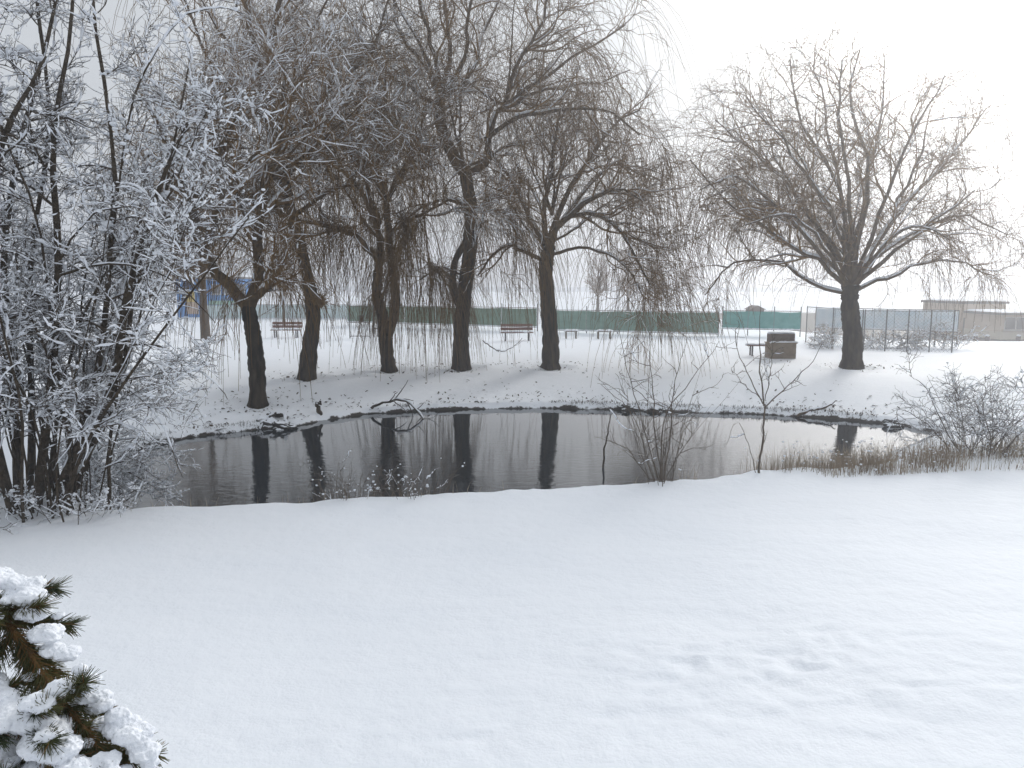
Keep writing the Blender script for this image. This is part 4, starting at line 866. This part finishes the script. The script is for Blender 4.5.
# ------------------------------------------------------------------ young pine in the left foreground corner
M_NEED = mat('pine_needle', (.034, .048, .017), .6, .3, noise=(9, (.13, .12, .035))); M_PBARK = mat('pine_bark', (.10, .055, .022), .85, .2, noise=(25, (.20, .115, .04)), bump=(90, .5))
M_OLDN = mat('old_needle', (.17, .085, .03), .7, .2, noise=(10, (.24, .14, .05)))
def pine():
    rg = np.random.default_rng(77); b = np.array([-2.05, 1.75, 0.]); b[2] = hz(b[0], b[1])
    root = thing('pine_tree', 'young snow-clad pine reaching into the bottom left corner', 'tree', b)
    V, F, TP, TR = trunk_mesh([b-[0, 0, .1], b+[.02, 0, 1], b+[0, .02, 2], b+[.02, 0, 2.75]], .055, .012, n=16, sides=9, seed=3); mesh('trunk', V, F, M_PBARK, root)
    bough = [  # (spline points, radius) - the first ones reach into view
        (pix(0, (-180, 545, 1.80), (-40, 585, 1.76), (20, 640, 1.68), (62, 700, 1.60), (100, 750, 1.53), (126, 785, 1.49)), .013),
        (pix(0, (-190, 640, 1.75), (-60, 668, 1.66), (10, 712, 1.56), (60, 760, 1.48), (95, 810, 1.44)), .012),
        (pix(0, (-200, 740, 1.7), (-80, 742, 1.62), (0, 775, 1.52), (40, 830, 1.46)), .011),
        ([b+[0, 0, 2.2], b+[-.4, .1, 2.25], b+[-.8, .2, 2.1]], .012), ([b+[0, 0, 1.9], b+[-.2, -.5, 1.9], b+[-.3, -.9, 1.7]], .012), ([b+[0, 0, 1.5], b+[-.5, -.3, 1.5], b+[-1., -.5, 1.3]], .014),
        ([b+[0, 0, 1.2], b+[.3, -.3, 1.15], b+[.6, -.5, .95]], .014), ([b+[0, 0, 1.0], b+[-.4, .4, 1.0], b+[-.8, .8, .8]], .014), ([b+[0, 0, 2.5], b+[-.2, -.2, 2.6], b+[-.4, -.3, 2.6]], .010)]
    allN, oldN, clumps = [], [], []
    for bi, (pts, r) in enumerate(bough):
        P = spline(pts, 22); R = np.linspace(r, r*.35, 22); v, f = tubes(P[None], R[None], 7); o = mesh('bough', v, f, M_PBARK, root)
        ns = (26, 16, 14)[bi] if bi < 3 else 9
        p2, r2 = spawn(P[None], R[None], ns, (.25, .95), (35, 60), (.06, .17), 7, .08, -.02, .03, .6, .003, .006, rg, .5)
        p2 = np.concatenate([p2, P[None][:, 8:22:2]]) if False else p2
        v, f = tubes(p2, r2, 5); mesh('twig', v, f, M_PBARK, o)
        axes = [(P[5:], 1.0)] + [(q, .9) for q in p2]
        for A, sc in axes:
            L = np.linalg.norm(np.diff(A, axis=0), axis=1).sum(); n = int(L*(2300 if bi < 3 else 250))
            t = rg.random(n)*(len(A)-1.001); i = t.astype(int); u = (t-i)[:, None]; pos = A[i]*(1-u)+A[i+1]*u; tan = unit(A[i+1]-A[i])
            pr = rg.normal(size=(n, 3)); pr = unit(pr - (pr*tan).sum(1, keepdims=True)*tan)
            d = unit(tan*rg.uniform(.6, 1.3, n)[:, None] + pr*np.array([1, 1, .7])); ln = rg.uniform(.032, .055, n)*sc
            tip = pos + d*ln[:, None] + np.array([0, 0, -.002]); mid = (pos+tip)/2 + np.array([0, 0, .001])
            PP = np.stack([pos, tip], 1); RR = np.stack([np.full(n, .0013), np.full(n, .0005)], 1)
            old = rg.random(n) < (.30 if len(A) > 8 else .06)
            v, f = tubes(PP[~old], RR[~old], 3); allN.append((v, f))
            if old.any(): oldN.append(tubes(PP[old], RR[old], 3))
        # snow cushions on top of bough and twigs
        if bi < 3:
            for A, sc in (axes if bi else []):         # small puffs caught among the needles
                for q in range(10 if len(A) > 8 else 3):
                    t = rg.random(); clumps.append(blob(A[int(t*(len(A)-1))] + rg.normal(size=3)*[.012, .012, .006] + [.006, 0, .018], rg.uniform(.006, .014), 1, .3, 2.2, int(rg.integers(1e6)), (1.2, 1.1, .8)))
            for t in np.linspace(.22, 1, 34 if bi == 0 else 24):
                c = P[int(t*21)] + np.array([0, 0, .020]) + rg.normal(size=3)*.009 + (np.array([.034, .03, .018]) if bi == 0 else 0)
                if rg.random() < .86: clumps.append(blob(c, rg.uniform(.014, .030) if bi == 0 else rg.uniform(.022, .042), 2, .18, 2.2, int(rg.integers(1e6)), (1.3, 1.25, .62), .3))
            for q in p2:
                for t in (.45, .7, .95):
                    if rg.random() < (.3 if bi == 0 else .5): clumps.append(blob(q[int(t*6)] + np.array([0, 0, .016]) + rg.normal(size=3)*.005, rg.uniform(.012, .026), 2, .26, 2.2, int(rg.integers(1e6)), (1.3, 1.25, .62), .3))
        else:
            for t in np.linspace(.3, 1, 7): clumps.append(blob(P[int(t*21)] + np.array([0, 0, .03]), rg.uniform(.03, .06), 2, .3, 2, int(rg.integers(1e6)), (1.3, 1.2, .7)))
    v, f = join(allN); mesh('needles', v, f, M_NEED, root)
    v, f = join(oldN); mesh('old_needles', v, f, M_OLDN, root)
    v, f = join(clumps); o = mesh('snow', v, f, M_SNOW, root)
    md = o.modifiers.new('merge', 'REMESH'); md.mode = 'VOXEL'; md.voxel_size = .0032; md.use_smooth_shade = True
    md = o.modifiers.new('soften', 'SMOOTH'); md.factor = .6; md.iterations = 5
    tx = bpy.data.textures.new('snow_fluff', 'CLOUDS'); tx.noise_scale = .007; tx.noise_depth = 4
    md = o.modifiers.new('fluff', 'DISPLACE'); md.texture = tx; md.strength = .009; md.mid_level = .5; md.texture_coords = 'LOCAL'
pine()

# ------------------------------------------------------------------ hazy air
def haze():
    V, F = box_verts(-440, 440, -80, 440, -4.5, 22)
    m = bpy.data.materials.new('haze'); m.use_nodes = True; N, L = m.node_tree.nodes, m.node_tree.links
    N.remove(N['Principled BSDF']); pv = N.new('ShaderNodeVolumePrincipled')
    pv.inputs['Color'].default_value = (.95, .96, 1, 1); pv.inputs['Density'].default_value = .0046; pv.inputs['Anisotropy'].default_value = .82
    L.new(pv.outputs[0], N['Material Output'].inputs['Volume'])
    tag(mesh('haze', V, F, m, smooth_=False), 'thin pale winter haze lying over the whole park', 'haze', kind='stuff')
haze()
